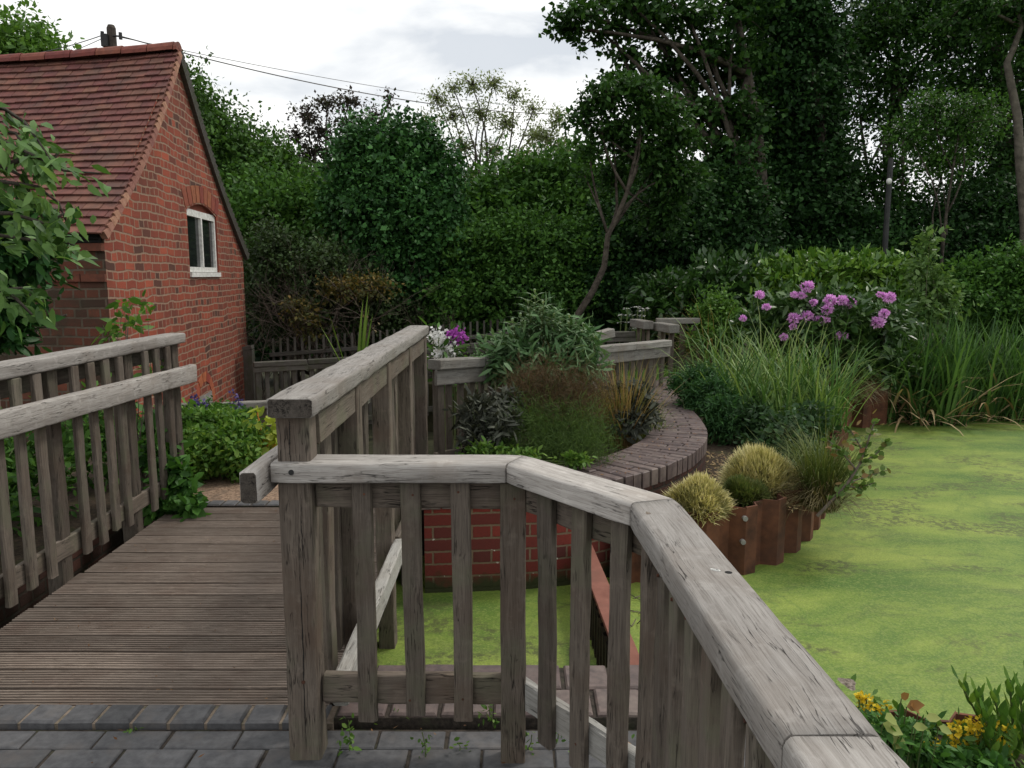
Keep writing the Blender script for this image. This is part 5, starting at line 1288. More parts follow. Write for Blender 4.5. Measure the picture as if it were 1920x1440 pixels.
# ------------------------------------------------------------------ reeds on the right
def reed_clump(name, label, boxes, n, hmin, hmax, mat, wd, seed, spread=.18, droop=.35, dead=None, group=None):
    r = np.random.default_rng(seed); Ps = []; Hs = []
    for (x0, x1, y0, y1, z) in boxes:
        P = np.stack([r.uniform(x0, x1, n), r.uniform(y0, y1, n), np.full(n, z)], 1); Ps.append(P)
    P = np.concatenate(Ps); base = P.mean(0)
    t = thing(name, label, 'reeds', (base[0], base[1], ZW), group)
    D = r.normal(size=P.shape) * spread * 1.5; D[:, 2] = 1
    put('blades', blades(P, D, r.uniform(hmin * .6, hmax, len(P)), wd * r.uniform(.5, 1.2, len(P)), r.uniform(0, 1.3, len(P)), r=r), mat, t)
    if dead:
        k = dead; P2 = P[r.choice(len(P), k)]; D2 = r.normal(size=(k, 3)) * .9; D2[:, 2] = abs(D2[:, 2]) * .5 + .25
        put('dead_blades', blades(P2, D2, r.uniform(.3, 1.15, k), wd * 1.1, r.uniform(.1, 1.5, k), r=r), M['deadreed'], t)
    return t
ry0 = 9.3
def RX(px, Y): return (px - 960) / F * Y
reed_clump('reed_bed', 'tall green reeds at the water edge, left part beside the rusty piling', [(RX(1665, 9.4), RX(1730, 9.4), 9.45, 10.3, ZW)], 460, .8, 1.4, M['reed'], .034, 1, dead=110)
reed_clump('reed_bed', 'tall green reeds at the water edge, middle part with broken pale stalks', [(RX(1725, 9.3), RX(1830, 9.3), 9.25, 10.4, ZW)], 700, .8, 1.5, M['reed'], .034, 2, dead=190)
reed_clump('reed_bed', 'tall green reeds at the right edge of the picture', [(RX(1825, 9.6), RX(1990, 9.6), 9.5, 10.8, ZW)], 900, .8, 1.5, M['reed'], .032, 3, dead=180)
reed_clump('reed_bed', 'reeds carrying on along the far bank past the right edge', [(6.8, 11.0, 9.8, 11.0, ZW)], 900, .8, 1.5, M['reed'], .026, 5, dead=200)
shrub('shrub', 'dull green shrubs carrying on past the right edge trees', 'shrub', (9, 12, GZ), [((8.6, 12.2, .8), (1.2, .8, .9)), ((10.2, 12.4, .9), (1.2, .8, 1.0)), ((7.4, 12.6, .8), (.8, .7, .9))], 9000, .09, M['mid'], .55, 'leaf', cl=7, cr=.12, shell=.3, stems=24, seed=24, stem='twig')
reed_clump('reed_bed', 'loose reeds in front of the rhododendron roots', [(RX(1590, 9.5), RX(1680, 9.5), 9.75, 10.2, 0)], 110, .6, 1.1, M['reed'], .022, 4, dead=60)

# ------------------------------------------------------------------ planting along the curved wall
def gz(px, py, z): return onz(px, py, z)
c = gz(1440, 850, .05)
r = np.random.default_rng(5)
tuft('tall_grass', 'big clump of tall arching green grass blades between curved wall and pond', 'ornamental grass', gz(1440, 800, .05), 520, .72, .25, M['sedge'], .017, 1.2, .62, jitter=.42, seed=1, tangle=2, wild=.30)
tuft('tall_grass', 'second tall grass clump with paler arching tips, nearer the curved wall', 'ornamental grass', gz(1385, 745, .05), 240, .82, .3, M['sedge'], .017, 1.5, .50, jitter=.38, seed=2, tangle=2, wild=.34)
tuft('tall_grass', 'upright thin grass beside the purple flowers, right of the big clump', 'ornamental grass', gz(1510, 800, .05), 150, .70, .2, M['sedge'], .014, 1.0, .40, jitter=.4, seed=12, tangle=2, wild=.25)
tuft('tall_grass', 'loose bright seeded grass in front of the rhododendron', 'ornamental grass', gz(1470, 760, .05), 200, .86, .6, leaf_mat('pale_grass_blades', [(.10, .16, .04), (.22, .28, .09), (.38, .42, .18)], .3, .5, 3), .011, 1.4, .6, jitter=.4, seed=14, tangle=2, wild=.35)
tuft('gold_grass', 'thin arching grass with orange tips over the far end of the wall', 'ornamental grass', gz(1330, 712, .1), 120, 1.0, .5, M['orange_sedge'], .008, 1.5, .15, seed=13, bias=(-.25, 0, 0))
shrub('dark_shrub', 'dark leafy shrub at the foot of the tall grass', 'shrub', gz(1480, 880, .04),
      [B(1470, 820, 6.3, 55, 50), B(1520, 800, 6.5, 35, 50), B(1440, 850, 6.2, 40, 35), B(1510, 860, 6.1, 35, 40), B(1410, 790, 6.6, 40, 40)], 4200, .05, leaf_mat('dark_shrub_leaves', [(.018, .04, .016), (.03, .07, .024), (.05, .11, .035)], .25, .5, 3), .55, 'leaf', cl=6, cr=.05, shell=.2, seed=7)
shrub('ferny_shrub', 'dark green ferny plant against the outside of the curved wall', 'shrub', gz(1325, 830, .04),
      [B(1305, 715, 7.2, 40, 28), B(1335, 745, 7.0, 48, 40), B(1360, 790, 6.7, 38, 45), B(1300, 750, 7.1, 25, 25), B(1275, 722, 7.3, 18, 14)], 8500, .060, M['fern'], .22, 'diamond', cl=12, cr=.05, shell=.3, seed=8)
# cushion grasses: stiff hemispheres
def mound(label, cpx, z, rad, hgt, n, mat, seed, name='grass_mound'):
    rad *= 1.02; hgt *= .98; n = int(n * 1.25)
    r = np.random.default_rng(seed); c = Vector(cpx); t = thing(name, label, 'grass mound', tuple(c), 'cushion grasses on the pile bed' if False else None)
    d = rdir(n, .25, r); d[:, 2] = np.abs(d[:, 2]); d = unit(d)
    P = np.array([c.x, c.y, c.z]) + d * np.array([rad, rad, hgt]) * .58 * (r.random((n, 1)) ** .4)
    D = d + r.normal(size=(n, 3)) * .28; D[:, 2] += .12
    put('blades', blades(P, D, rad * .44 * np.clip(1 + .2 * r.normal(size=n), .4, 1.6), .0075, .3, seg=3, r=r), M['mound2'], t)
    m_ = int(n * .8); d3 = rdir(m_, .45, r); d3[:, 2] = np.abs(d3[:, 2]); d3 = unit(d3)
    lumpm = 1 + .10 * np.sin(d3[:, :1] * 5 + seed) + .08 * np.sin(d3[:, 1:2] * 6 + seed * 2)
    P3 = np.array([c.x, c.y, c.z]) + lumpm * d3 * np.array([rad, rad, hgt]) * (.80 + .10 * r.random((m_, 1)))
    put('pale_tips', blades(P3, d3 + r.normal(size=(m_, 3)) * .30 + [0, 0, .25], rad * .20 * np.clip(1 + .35 * r.normal(size=m_), .4, 2), .0115, .2, seg=2, r=r), mat, t)
    d2 = rdir(900, .2, r); d2[:, 2] = np.abs(d2[:, 2]); P2 = np.array([c.x, c.y, c.z]) + d2 * np.array([rad, rad, hgt]) * .1
    put('dark_base', blades(P2, d2, rad * .85, .008, .3, seg=3, r=r), M['drytuft'], t)
    return t
mound('cream tipped grass cushion, the nearest one, just beyond the fence corner', gz(1308, 958, .05), .05, .205, .20, 5200, M['mound'], 1)
mound('largest cream tipped grass cushion, between the nearest cushion and the tall grass', gz(1425, 915, .05), .05, .27, .26, 7000, M['mound'], 2)
mound('small green grass tuft in front of the largest cushion', gz(1395, 935, .06), .06, .15, .13, 2600, M['greentuft'], 3)
tuft('hanging_grass', 'fine brown green grass spilling down the end of the rusty piling to the water', 'grass tuft', onz(1540, 925, .05), 620, .42, .5, M['greentuft'], .005, 1.2, .12, seed=4)
tuft('hanging_grass', 'dry straw coloured tuft hanging to the water at the piling corner', 'grass tuft', onz(1540, 955, -.02), 460, .30, .9, M['drytuft'], .005, 2.2, .10, seed=5)
tuft('hanging_grass', 'brown grass tuft in front of the far rusty piling', 'grass tuft', at(1585, 752, 9.0), 700, .42, .9, M['drytuft'], .007, 1.8, .16, seed=6)
# sapling leaning over the pond
sb = onz(1532, 968, .0)
sp = thing('leaning_sapling', 'small sapling with rounded leaves leaning out over the green pond', 'sapling', tuple(sb))
mb = MB(); Ys = sb.y
lines = [[tuple(sb), at(1560, 938, Ys), at(1590, 905, Ys), at(1612, 870, Ys), at(1625, 835, Ys), at(1640, 790, Ys)], [at(1590, 905, Ys), at(1620, 895, Ys + .1), at(1668, 880, Ys + .15)], [at(1605, 880, Ys), at(1580, 850, Ys), at(1552, 825, Ys)], [at(1612, 870, Ys), at(1645, 850, Ys), at(1665, 825, Ys - .05)], [at(1585, 910, Ys), at(1610, 915, Ys), at(1640, 905, Ys - .1)], [at(1620, 850, Ys), at(1600, 815, Ys), at(1590, 800, Ys)]]
tipsP = []; tipsD = []
for i, l in enumerate(lines):
    l = [Vector(q) for q in l]; mb.tube(l, [(.012 if i == 0 else .006) * (1 - .6 * k / (len(l) - 1)) for k in range(len(l))], 5)
    for a, b in zip(l, l[1:]):
        if i == 0 and a is l[0]: continue
        for k in range(9): 
            tipsP.append(a.lerp(b, random.random())); tipsD.append((b - a).normalized() + Vector((random.gauss(0, .8), random.gauss(0, .8), random.gauss(0, .6))))
mb.build('stem', M['twig'], sp)
P = np.array([tuple(q) for q in tipsP]); D = np.array([tuple(q) for q in tipsD])
put('foliage', leaf_arrays(P, D, unit(rng.normal(size=P.shape) * .7 + [0, -.3, .6]), .046, .040, 'leaf'), M['sapleaf'], sp)
k = rng.choice(len(P), 46); put('young_leaves', leaf_arrays(P[k] + rng.normal(size=(46, 3)) * .03, D[k], unit(rng.normal(size=(46, 3)) + [0, -.4, .6]), .046, .036, 'leaf'), M['rustleaf'], sp)

# ------------------------------------------------------------------ flower bed inside the curve
shrub('silver_shrub', 'silver green pointed leaved shrub, tallest plant of the flower bed', 'shrub', at(1010, 740, 5.9),
      [B(1010, 680, 5.9, 90, 40), B(960, 660, 5.9, 60, 40), B(1070, 670, 5.9, 60, 40), B(1020, 620, 6.0, 50, 45), B(1090, 690, 5.9, 40, 30), B(925, 690, 5.8, 35, 25), B(1080, 635, 6.0, 30, 25)], 3600, .095, M['silver'], .22, 'leaf', cl=7, cr=.07, shell=.2, stems=70, seed=9, upb=.6, down=.0, droop=.35)
ss = thing('silver_shoots', 'upright silver shoots topping the silver green shrub', 'plant', tuple(at(1010, 740, 6.0)))
mb = MB(); PP = []; DD = []
for x0, y0, x1, y1 in ((1000, 640, 1003, 545), (985, 650, 975, 590), (1030, 650, 1040, 582), (1060, 650, 1068, 592), (1015, 640, 1012, 575), (950, 670, 937, 625), (925, 690, 905, 650), (1085, 655, 1095, 608), (915, 700, 900, 668), (1045, 640, 1052, 600), (992, 650, 990, 560), (1022, 650, 1026, 600), (968, 660, 960, 600), (1075, 660, 1082, 622), (1105, 665, 1118, 630), (940, 690, 925, 640), (1008, 650, 1020, 560)):
    a, b = at(x0, y0, 5.9), at(x1, y1, 5.85); mb.tube([a, a.lerp(b, .5) + Vector((.01, 0, 0)), b], [.006, .004, .002], 4); n = int((a - b).length / .024)
    for k in range(n):
        t_ = k / n
        for s_ in (0, 1):
            an = k * 1.57 + s_ * math.pi; PP.append(tuple(a.lerp(b, t_))); DD.append((math.cos(an), math.sin(an), .55 + .5 * t_))
mb.build('stems', M['green_stem'], ss)
PP = np.array(PP); DD = np.array(DD); put('foliage', leaf_arrays(PP, DD, unit(np.cross(np.cross(DD, [0, 0, 1.]), DD)), .115, .022, 'leaf', droop=.55), leaf_mat('silver_shoot_leaves', [(.13, .20, .10), (.22, .30, .18), (.34, .42, .30)], .3, .6, 3), ss)
# bronze fennel: haze of fine threads
def fennel(label, base, blobs, n, mat, ln, seed):
    r = np.random.default_rng(seed); t = thing('fennel', label, 'herb', tuple(base))
    pos, od, cen = crown_points(blobs, n, 22, .085, .05, r); pos = pos + r.normal(size=pos.shape) * [.04, .03, .06]
    D = od * .5 + r.normal(size=pos.shape) * .7 + [0, 0, .35]
    put('foliage', leaf_arrays(pos, D, rdir(len(pos), 0, r), ln * np.clip(1 + .3 * r.normal(size=len(pos)), .4, 2), .0026, 'diamond', droop=.1), mat, t)
    mb = MB()
    for k in range(46):
        c_ = Vector(cen[r.integers(len(cen))]); mb.tube(limb(Vector(base) + Vector((random.gauss(0, .09), random.gauss(0, .06), 0)), c_, .05, 4), [.005, .004, .003, .002, .0015], 4)
    mb.build('stems', M['green_stem'], t); return t
fennel('hazy bronze brown fennel in the middle of the flower bed', at(1040, 850, 5.2), [B(1000, 725, 5.3, 45, 22), B(1050, 740, 5.3, 60, 24), B(1100, 745, 5.3, 40, 22), B(980, 755, 5.3, 40, 26), B(1050, 775, 5.2, 70, 26), B(1125, 728, 5.4, 22, 14), B(1030, 705, 5.35, 18, 16), B(1080, 712, 5.35, 16, 14)], 15000, M['fennel_bronze'], .06, 1)
fennel('green lower fennel in front of the bronze one', at(1040, 870, 5.0), [B(1000, 800, 5.1, 55, 35), B(1070, 805, 5.1, 60, 40), B(1040, 845, 4.95, 80, 25), B(1110, 840, 5.0, 45, 25), B(960, 840, 5.0, 40, 25)], 17000, M['fennel_green'], .06, 2)
shrub('sage', 'dull purple grey sage bush beside the fence post on the left of the bed', 'shrub', at(905, 860, 5.0),
      [B(900, 780, 5.1, 40, 40), B(930, 800, 5.0, 40, 40), B(895, 830, 4.95, 30, 28), B(950, 755, 5.2, 25, 22)], 2600, .065, M['sage'], .30, 'leaf', cl=7, cr=.04, shell=.2, stems=34, seed=10)
shrub('sage', 'purple black sage bush against the inside of the curved wall', 'shrub', at(1195, 810, 5.9),
      [B(1195, 745, 5.9, 26, 24), B(1210, 775, 5.8, 20, 28), B(1180, 790, 5.75, 26, 28), B(1165, 735, 6.0, 22, 14)], 1500, .06, M['sage'], .38, 'leaf', cl=6, cr=.04, shell=.2, stems=24, seed=11)
shrub('herb_clump', 'low green herbs along the near edge of the flower bed', 'herb', at(930, 870, 4.8),
      [B(900, 850, 4.8, 35, 16), B(950, 855, 4.8, 35, 14), B(1080, 862, 4.75, 30, 10), B(985, 858, 4.75, 30, 12)], 1500, .04, M['weed'], .5, 'leaf', cl=6, cr=.03, shell=.1, stems=12, seed=12)
tuft('orange_sedge', 'orange and olive grass clump in front of the dark sage', 'ornamental grass', gz(1168, 838, .17), 480, .50, .45, M['orange_sedge'], .0095, .45, .08, seed=7)
rk = MB(); c_ = at(1098, 725, 6.0)
vs = []; random.seed(3)
for i in range(5):
    for j in range(8):
        th, ph = math.pi * i / 4, 2 * math.pi * j / 8; q = 1 + random.uniform(-.12, .12)
        vs.append((c_.x + .09 * q * math.sin(th) * math.cos(ph), c_.y + .08 * q * math.sin(th) * math.sin(ph), c_.z + .06 * q * math.cos(th)))
rk.add(vs, [(i * 8 + j, (i + 1) * 8 + j, (i + 1) * 8 + (j + 1) % 8, i * 8 + (j + 1) % 8) for i in range(4) for j in range(8)])
tag(rk.build('rock', M['concrete'], smooth=True), 'small pale grey stone in the bed behind the bronze fennel', 'rock')
# grass and weeds along the far inside of the wall
def cover(name, label, pts_fn, n, hgt, mat, wd, seed, spread=.5, droop=.6, cat='grass'):
    r = np.random.default_rng(seed); P = pts_fn(r, n); D = r.normal(size=P.shape) * spread; D[:, 2] = 1
    me = npmesh(name, *blades(P, D, hgt * np.clip(1 + .4 * r.normal(size=n), .2, 2.2), wd, droop, r=r))
    o = bpy.data.objects.new(name, me); COL.objects.link(o); me.materials.append(mat); tag(o, label, cat, kind='stuff'); return o
IEf = [frame(i)[0] + frame(i)[2] * (WH + .02) for i in range(0, len(CPs))]
def strip(r, n):
    lo = int(len(IEf) * .50); idx = r.integers(lo, len(IEf), n); o_ = np.abs(r.normal(size=n)) * .30
    fr = [frame(i) for i in idx]; return np.array([(IEf[i].x + f[2].x * a, IEf[i].y + f[2].y * a, .16) for i, f, a in zip(idx, fr, o_)])
cover('grass', 'bright green grass and weeds between the curved fence and the curved wall', strip, 6500, .15, M['herb'], .009, 1)
def strip2(r, n):
    P = np.stack([r.uniform(.55, 1.25, n), r.uniform(6.0, 7.2, n), np.full(n, .17)], 1); return P
cover('grass', 'olive grass at the foot of the curved fence behind the orange sedge', strip2, 1500, .22, M['greentuft'], .008, 2)

# garden flowers behind the railing end
def spike_flowers(label, pts, Y, base_z, mats, seed, name='rocket_flower'):
    r = np.random.default_rng(seed); c0 = at(*pts[0][:2], Y); t = thing(name, label, 'flower', (c0.x, c0.y, base_z)); mb = MB(); PP = []; 
    for x, y, rr_ in pts:
        c = at(x, y, Y + r.uniform(-.1, .1)); mb.tube([Vector((c.x + r.uniform(-.05, .05), c.y, base_z)), c], [.006, .004], 4)
        P = np.array(tuple(c)) + r.normal(size=(60, 3)) * rr_ * Y / F * .55; put('flower_head', leaf_arrays(P, rdir(len(P), 0, r), unit(r.normal(size=P.shape) + [0, -.8, .4]), .030, .026, 'diamond'), mats, t)
    mb.build('stems', M['green_stem'], t)
    lp_ = np.repeat(np.array([tuple(at(x, y + 30, Y)) for x, y, _ in pts]), 18, 0) + r.normal(size=(len(pts) * 18, 3)) * [.06, .06, .12]
    put('foliage', tri_leaves(lp_, rdir(len(lp_), 0, r), .08, .028, 'leaf', r=r), M['mid'], t); return t
spike_flowers('white flower heads just behind the end post of the bridge railing', [(812, 632, 13), (822, 628, 12), (830, 640, 9), (828, 655, 11), (842, 650, 13), (850, 658, 10), (822, 665, 10), (840, 668, 8)], 6.2, -.4, M['white'], 1)
spike_flowers('magenta flower heads right of the white ones', [(846, 628, 10), (858, 628, 12), (868, 632, 10), (852, 636, 7)], 6.3, -.4, M['magenta'], 2)
tuft('iris', 'broad pale green upright blades behind the bridge handrail, in front of the picket fence', 'plant', at(665, 700, 8.5), 10, .62, .35, M['weed'], .04, .15, .12, seed=8)
twiggy('dead_stalk', 'thin dead flower stalk standing behind the bridge handrail', 'plant', tuple(at(678, 690, 8.6)), .78, M['drytuft'], .03, 2, seed=61, depth=2, spread=.2, rad=.006, cr=.02)

# ------------------------------------------------------------------ plants beyond and beside the bridge
shrub('green_bush', 'lush fresh green bush beyond the far left end of the boardwalk', 'bush', (-2.35, 5.9, -.02),
      [B(385, 850, 5.6, 50, 45), B(430, 840, 5.7, 50, 50), B(455, 860, 5.6, 32, 40), B(360, 800, 5.9, 45, 40), B(420, 800, 5.9, 50, 30), B(350, 870, 5.5, 40, 40), B(470, 830, 5.8, 25, 35)], 9500, .045, M['herb'], .55, 'leaf', cl=8, cr=.05, shell=.35, stems=40, seed=13)
shrub('green_bush', 'taller dull green bush behind the fresh one, touching the low rail', 'bush', (-2.5, 6.4, -.2),
      [B(350, 785, 6.3, 40, 25), B(440, 785, 6.3, 50, 22), B(400, 770, 6.4, 50, 14), B(330, 830, 6.2, 30, 40)], 3200, .04, M['mid'], .5, 'leaf', cl=7, cr=.05, shell=.2, stems=30, seed=14)
shrub('climber', 'leafy green climber sprawling from the end of the left railing onto the deck', 'climber', (-2.15, 5.0, -.02),
      [B(320, 920, 4.8, 38, 40), B(345, 945, 4.7, 25, 25), B(300, 860, 4.95, 35, 40), B(285, 800, 5.1, 25, 30), B(300, 945, 4.75, 25, 22), B(330, 880, 4.8, 25, 25)], 1150, .075, M['climber'], .62, 'leaf', cl=6, cr=.05, shell=.1, stems=20, seed=15)
shrub('climber', 'pale sprays of climber leaves poking above and through the left railing', 'climber', (-2.45, 5.0, -.02),
      [B(215, 625, 5.1, 35, 12), B(265, 570, 5.2, 40, 10), B(265, 610, 5.15, 28, 16), B(290, 690, 5.0, 25, 14), B(275, 720, 5.0, 18, 16), B(240, 600, 5.2, 30, 14)], 130, .068, M['herb'], .5, 'leaf', cl=5, cr=.05, shell=.1, stems=18, seed=16, stem='twig')
ys = thing('yellow_stemmed_shrub', 'shrub with orange stems and lime yellow leaves beside the foreground post', 'shrub', (-2.2, 6.2, -.1)); mb = MB(); r = np.random.default_rng(2); PP = []
for k in range(16):
    e = at(r.uniform(478, 525), r.uniform(770, 850), 5.9 + r.uniform(-.15, .15)); s0 = at(505 + r.uniform(-22, 12), 880, 5.9); mb.tube(limb(s0, e, .06, 4), [.010, .008, .006, .005, .004], 5); PP.append(tuple(e)); PP.append(tuple(s0.lerp(e, .75)))
mb.build('stems', M['orange_twig'], ys)
P = np.repeat(np.array(PP), 5, 0) + r.normal(size=(len(PP) * 5, 3)) * .045; put('foliage', tri_leaves(P, rdir(len(P), 0, r), .065, .06, 'leaf', r=r), M['yellowleaf'], ys)
vf = thing('purple_spikes', 'dusky purple flower spikes in front of the low grey rail', 'flower', (-3.1, 6.6, -.3)); mb = MB(); PP = []
for x, y in ((366, 752), (370, 765), (438, 752), (448, 758), (384, 772), (360, 768)):
    c_ = at(x, y, 6.2); mb.tube([Vector((c_.x, c_.y, -.1)), c_], .005, 4); P = np.array(tuple(c_)) + rng.normal(size=(30, 3)) * [.012, .012, .05]; put('flower_spike', leaf_arrays(P, rdir(len(P)), rdir(len(P)), .030, .024, 'diamond'), M['violet'], vf)
mb.build('stems', M['green_stem'], vf)
# dark shrubs left of the railing, in the channel bank shade
shrub('shade_shrub', 'dark green shrub seen through the left railing at the left edge', 'shrub', (-3.1, 3.9, -.03),
      [((-3.0, 3.9, .35), (.35, .5, .4)), ((-3.1, 4.7, .3), (.4, .5, .38)), ((-3.2, 3.3, .3), (.35, .4, .35)), ((-3.0, 5.5, .3), (.4, .45, .35))], 6500, .06, M['mid'], .5, 'leaf', cl=7, cr=.06, shell=.2, stems=30, seed=17)
# overhanging tree at the left edge
ct = thing('cherry_tree', 'leafy branch of a tree hanging in front of the roof at the left edge', 'tree', (-4.35, 4.1, -.03)); r = np.random.default_rng(4); mb = MB(); random.seed(12)
mb.tube([(-4.35, 4.1, -.03), (-4.3, 4.12, .9), (-4.2, 4.15, 1.8), (-4.05, 4.2, 2.5)], [.09, .08, .06, .045], 8); mb.build('trunk', M['bark'], ct, smooth=True)
YB = 4.4; mb = MB()
brs = [[(-30, 196), (10, 205), (45, 228), (70, 262), (95, 300)], [(-60, 240), (0, 262), (60, 290), (120, 320), (185, 325)], [(-60, 330), (0, 340), (70, 350), (110, 380), (130, 430)], [(-80, 420), (-10, 440), (60, 450), (110, 450), (145, 462)], [(-80, 480), (-20, 520), (30, 560), (60, 590)], [(-60, 300), (-20, 300), (40, 330), (80, 410)], [(60, 290), (100, 300), (110, 285)], [(-40, 400), (20, 400), (90, 420), (120, 400)], [(-60, 520), (-10, 545), (40, 540), (75, 570)], [(-80, 250), (-20, 240), (30, 250), (60, 300)]]
PP = []; DD = []
for i, l in enumerate(brs):
    pts = [at(x, y, YB + .12 * math.sin(i * 2.1 + k)) for k, (x, y) in enumerate(l)]
    mb.tube([Vector((-4.1, 4.2, 2.2 - .12 * i))] + pts, [.022] + [.014 - .0024 * k for k in range(len(pts))], 5)
    SPs = smooth_path(pts, .03)
    for k, q in enumerate(SPs):
        if random.random() < .2: continue
        d = (SPs[min(k + 1, len(SPs) - 1)] - SPs[max(k - 1, 0)]).normalized()
        for z_ in range(3):
            PP.append(tuple(q + Vector((random.gauss(0, .035), random.gauss(0, .08), random.gauss(0, .04) - .02))))
            DD.append(tuple(d + Vector((random.gauss(0, .5), random.gauss(0, .7), random.gauss(-.25, .5)))))
mb.build('branches', M['bark'], ct, smooth=True)
P = np.array(PP); D = np.array(DD)
put('foliage', leaf_arrays(P, D, unit(r.normal(size=P.shape) * .5 + [.2, -.3, .8]), (.098 * np.clip(1 + .25 * r.normal(size=len(P)), .5, 1.5)), .045, 'leaf', droop=.3), M['cherry'], ct)
shrub('shade_shrub', 'near black leaves under the overhanging branch against the side wall', 'shrub', (-4.3, 5.2, -.03),
      [B(20, 480, 5.3, 90, 50), B(-20, 560, 5.3, 90, 60), B(0, 620, 5.3, 50, 50), B(30, 420, 5.3, 70, 40)], 2600, .10, M['ivy'], .45, 'leaf', cl=7, cr=.08, shell=.2, stems=14, seed=18, stem='twig')
mb = MB(); mb.tube([at(45, 640, 6.2), at(80, 605, 6.2), at(125, 590, 6.2)], [.02, .015, .008], 6); tag(mb.build('fallen_branch', M['bark']), 'bare branch leaning on the shaded side wall', 'branch')

# ------------------------------------------------------------------ near right corner bed
def cz(px, py, Y): return at(px, py, Y)
sp_ = thing('euphorbia', 'upright blue green leafy spears rising in the bottom right corner', 'plant', tuple(at(1880, 1430, 2.3)[:2]) + (-.06,)); mb = MB(); PP = []; DD = []; r = np.random.default_rng(9); LN = []
for x0, y0, x1, y1, Y in ((1885, 1440, 1798, 1275, 2.35), (1870, 1420, 1832, 1300, 2.3), (1900, 1440, 1862, 1300, 2.3), (1905, 1430, 1893, 1278, 2.35), (1925, 1440, 1912, 1290, 2.3), (1860, 1440, 1848, 1340, 2.25), (1935, 1440, 1930, 1270, 2.3)):
    b_ = at(x0, y0, Y); a = Vector((b_.x + .02, b_.y, -.06)); e = at(x1, y1, Y); mb.tube([a, b_, e], [.006, .005, .003], 5)
    n = 15
    for k in range(n):
        t_ = (k + 1) / n; q = b_.lerp(e, t_); an = k * 2.4; PP.append(tuple(q)); DD.append((math.cos(an) * .45 + (e - b_).x * 1.5, math.sin(an) * .45, 1.0)); LN.append(.085 * (1.15 - .5 * t_))
mb.build('stems', M['green_stem'], sp_); PP = np.array(PP); DD = np.array(DD)
put('foliage', leaf_arrays(PP, DD, unit(np.stack([-DD[:, 0], -DD[:, 1], DD[:, 0] * 0 + .35], 1)), np.array(LN), .030, 'leaf', droop=-.05), M['herb'], sp_)
def flower_heads(name, label, pts, Y, mat, n, rad, z0, seed, leafmat=None):
    r = np.random.default_rng(seed); c0 = at(*pts[0], Y); t = thing(name, label, 'flower', (c0.x, c0.y, z0)); mb = MB(); PP = []
    for x, y in pts:
        c_ = at(x, y, Y + r.uniform(-.04, .04)); mb.tube([Vector((c_.x, c_.y, z0)), c_], .0025, 4); P = np.array(tuple(c_)) + r.normal(size=(n, 3)) * rad * .5; put('flower_head', leaf_arrays(P, rdir(len(P), .4, r), rdir(len(P), .8, r), .015, .014, 'diamond'), mat, t)
    mb.build('stems', M['green_stem'], t)
    if leafmat:
        lp_ = np.repeat(np.array([tuple(at(x, y + 14, Y)) for x, y in pts]), 9, 0) + r.normal(size=(len(pts) * 9, 3)) * .025
        put('foliage', tri_leaves(lp_, rdir(len(lp_), 0, r), .035, .016, 'leaf', r=r), leafmat, t)
    return t
flower_heads('stonecrop', 'small yellow flowers by the rust edge beside the handrail', [(1612, 1306), (1625, 1308), (1640, 1320), (1652, 1330), (1662, 1322), (1630, 1325), (1645, 1345), (1618, 1318)], 2.48, M['yellow'], 22, .018, -.06, 1, M['weed'])
flower_heads('stonecrop', 'mass of orange yellow flowers at the bottom edge right of the handrail', [(x, y) for x in range(1790, 1885, 13) for y in (1362, 1376, 1390, 1404, 1420)] + [(1760, 1400), (1775, 1425), (1880, 1400), (1720, 1392), (1725, 1410)], 2.30, M['yellow'], 22, .020, -.06, 2, M['weed'])
shrub('corner_plant', 'dark green low leaves in the bottom right corner bed', 'plant', tuple(at(1730, 1420, 2.25)[:2]) + (-.06,), [B(1720, 1400, 2.25, 50, 30), B(1780, 1420, 2.25, 50, 25), B(1700, 1370, 2.35, 35, 18), B(1660, 1380, 2.2, 35, 35), B(1850, 1440, 2.2, 60, 25), B(1740, 1365, 2.4, 30, 12)], 1500, .034, M['climber'], .5, 'leaf', cl=6, cr=.02, shell=.1, stems=20, seed=20)
def bigleaf(name, label, items, mat, Y):
    c0 = at(items[0][0], items[0][1], Y); t = thing(name, label, 'plant', (c0.x, c0.y, -.06)); P = []; D = []; U = []; S = []; mb = MB()
    for x, y, s_, dx, dy in items:
        c_ = at(x, y, Y); P.append(tuple(c_)); D.append((dx, -.3, dy)); U.append((.1, -.55, .8)); S.append(s_ * Y / F); mb.tube([Vector((c_.x, c_.y + .03, -.06)), c_], .002, 4)
    mb.build('stems', M['green_stem'], t); put('foliage', leaf_arrays(np.array(P), np.array(D, float), np.array(U), np.array(S), np.array(S) * .85, 'leaf', droop=.25), mat, t)
bigleaf('broad_leaf_plant', 'pale broad leaves at the pond edge beside the yellow flowers', [(1655, 1356, 40, .5, -.1), (1680, 1350, 36, -.4, .3), (1735, 1345, 28, .4, .2), (1690, 1378, 34, -.3, -.2), (1712, 1362, 26, .5, .2), (1668, 1385, 30, .6, .1), (1760, 1362, 26, .5, -.1)], leaf_mat('pale_lobed_leaves', [(.22, .28, .07), (.34, .38, .12)], .3, .5, 3), 2.16)
bigleaf('broad_leaf_plant', 'rust brown broad leaves poking up beside the pale ones', [(1700, 1325, 34, .3, .3), (1722, 1332, 34, -.3, .4), (1690, 1310, 20, .2, .5)], leaf_mat('rusty_lobed_leaves', [(.22, .10, .03), (.30, .16, .05)], .3, .5, 3), 2.2)
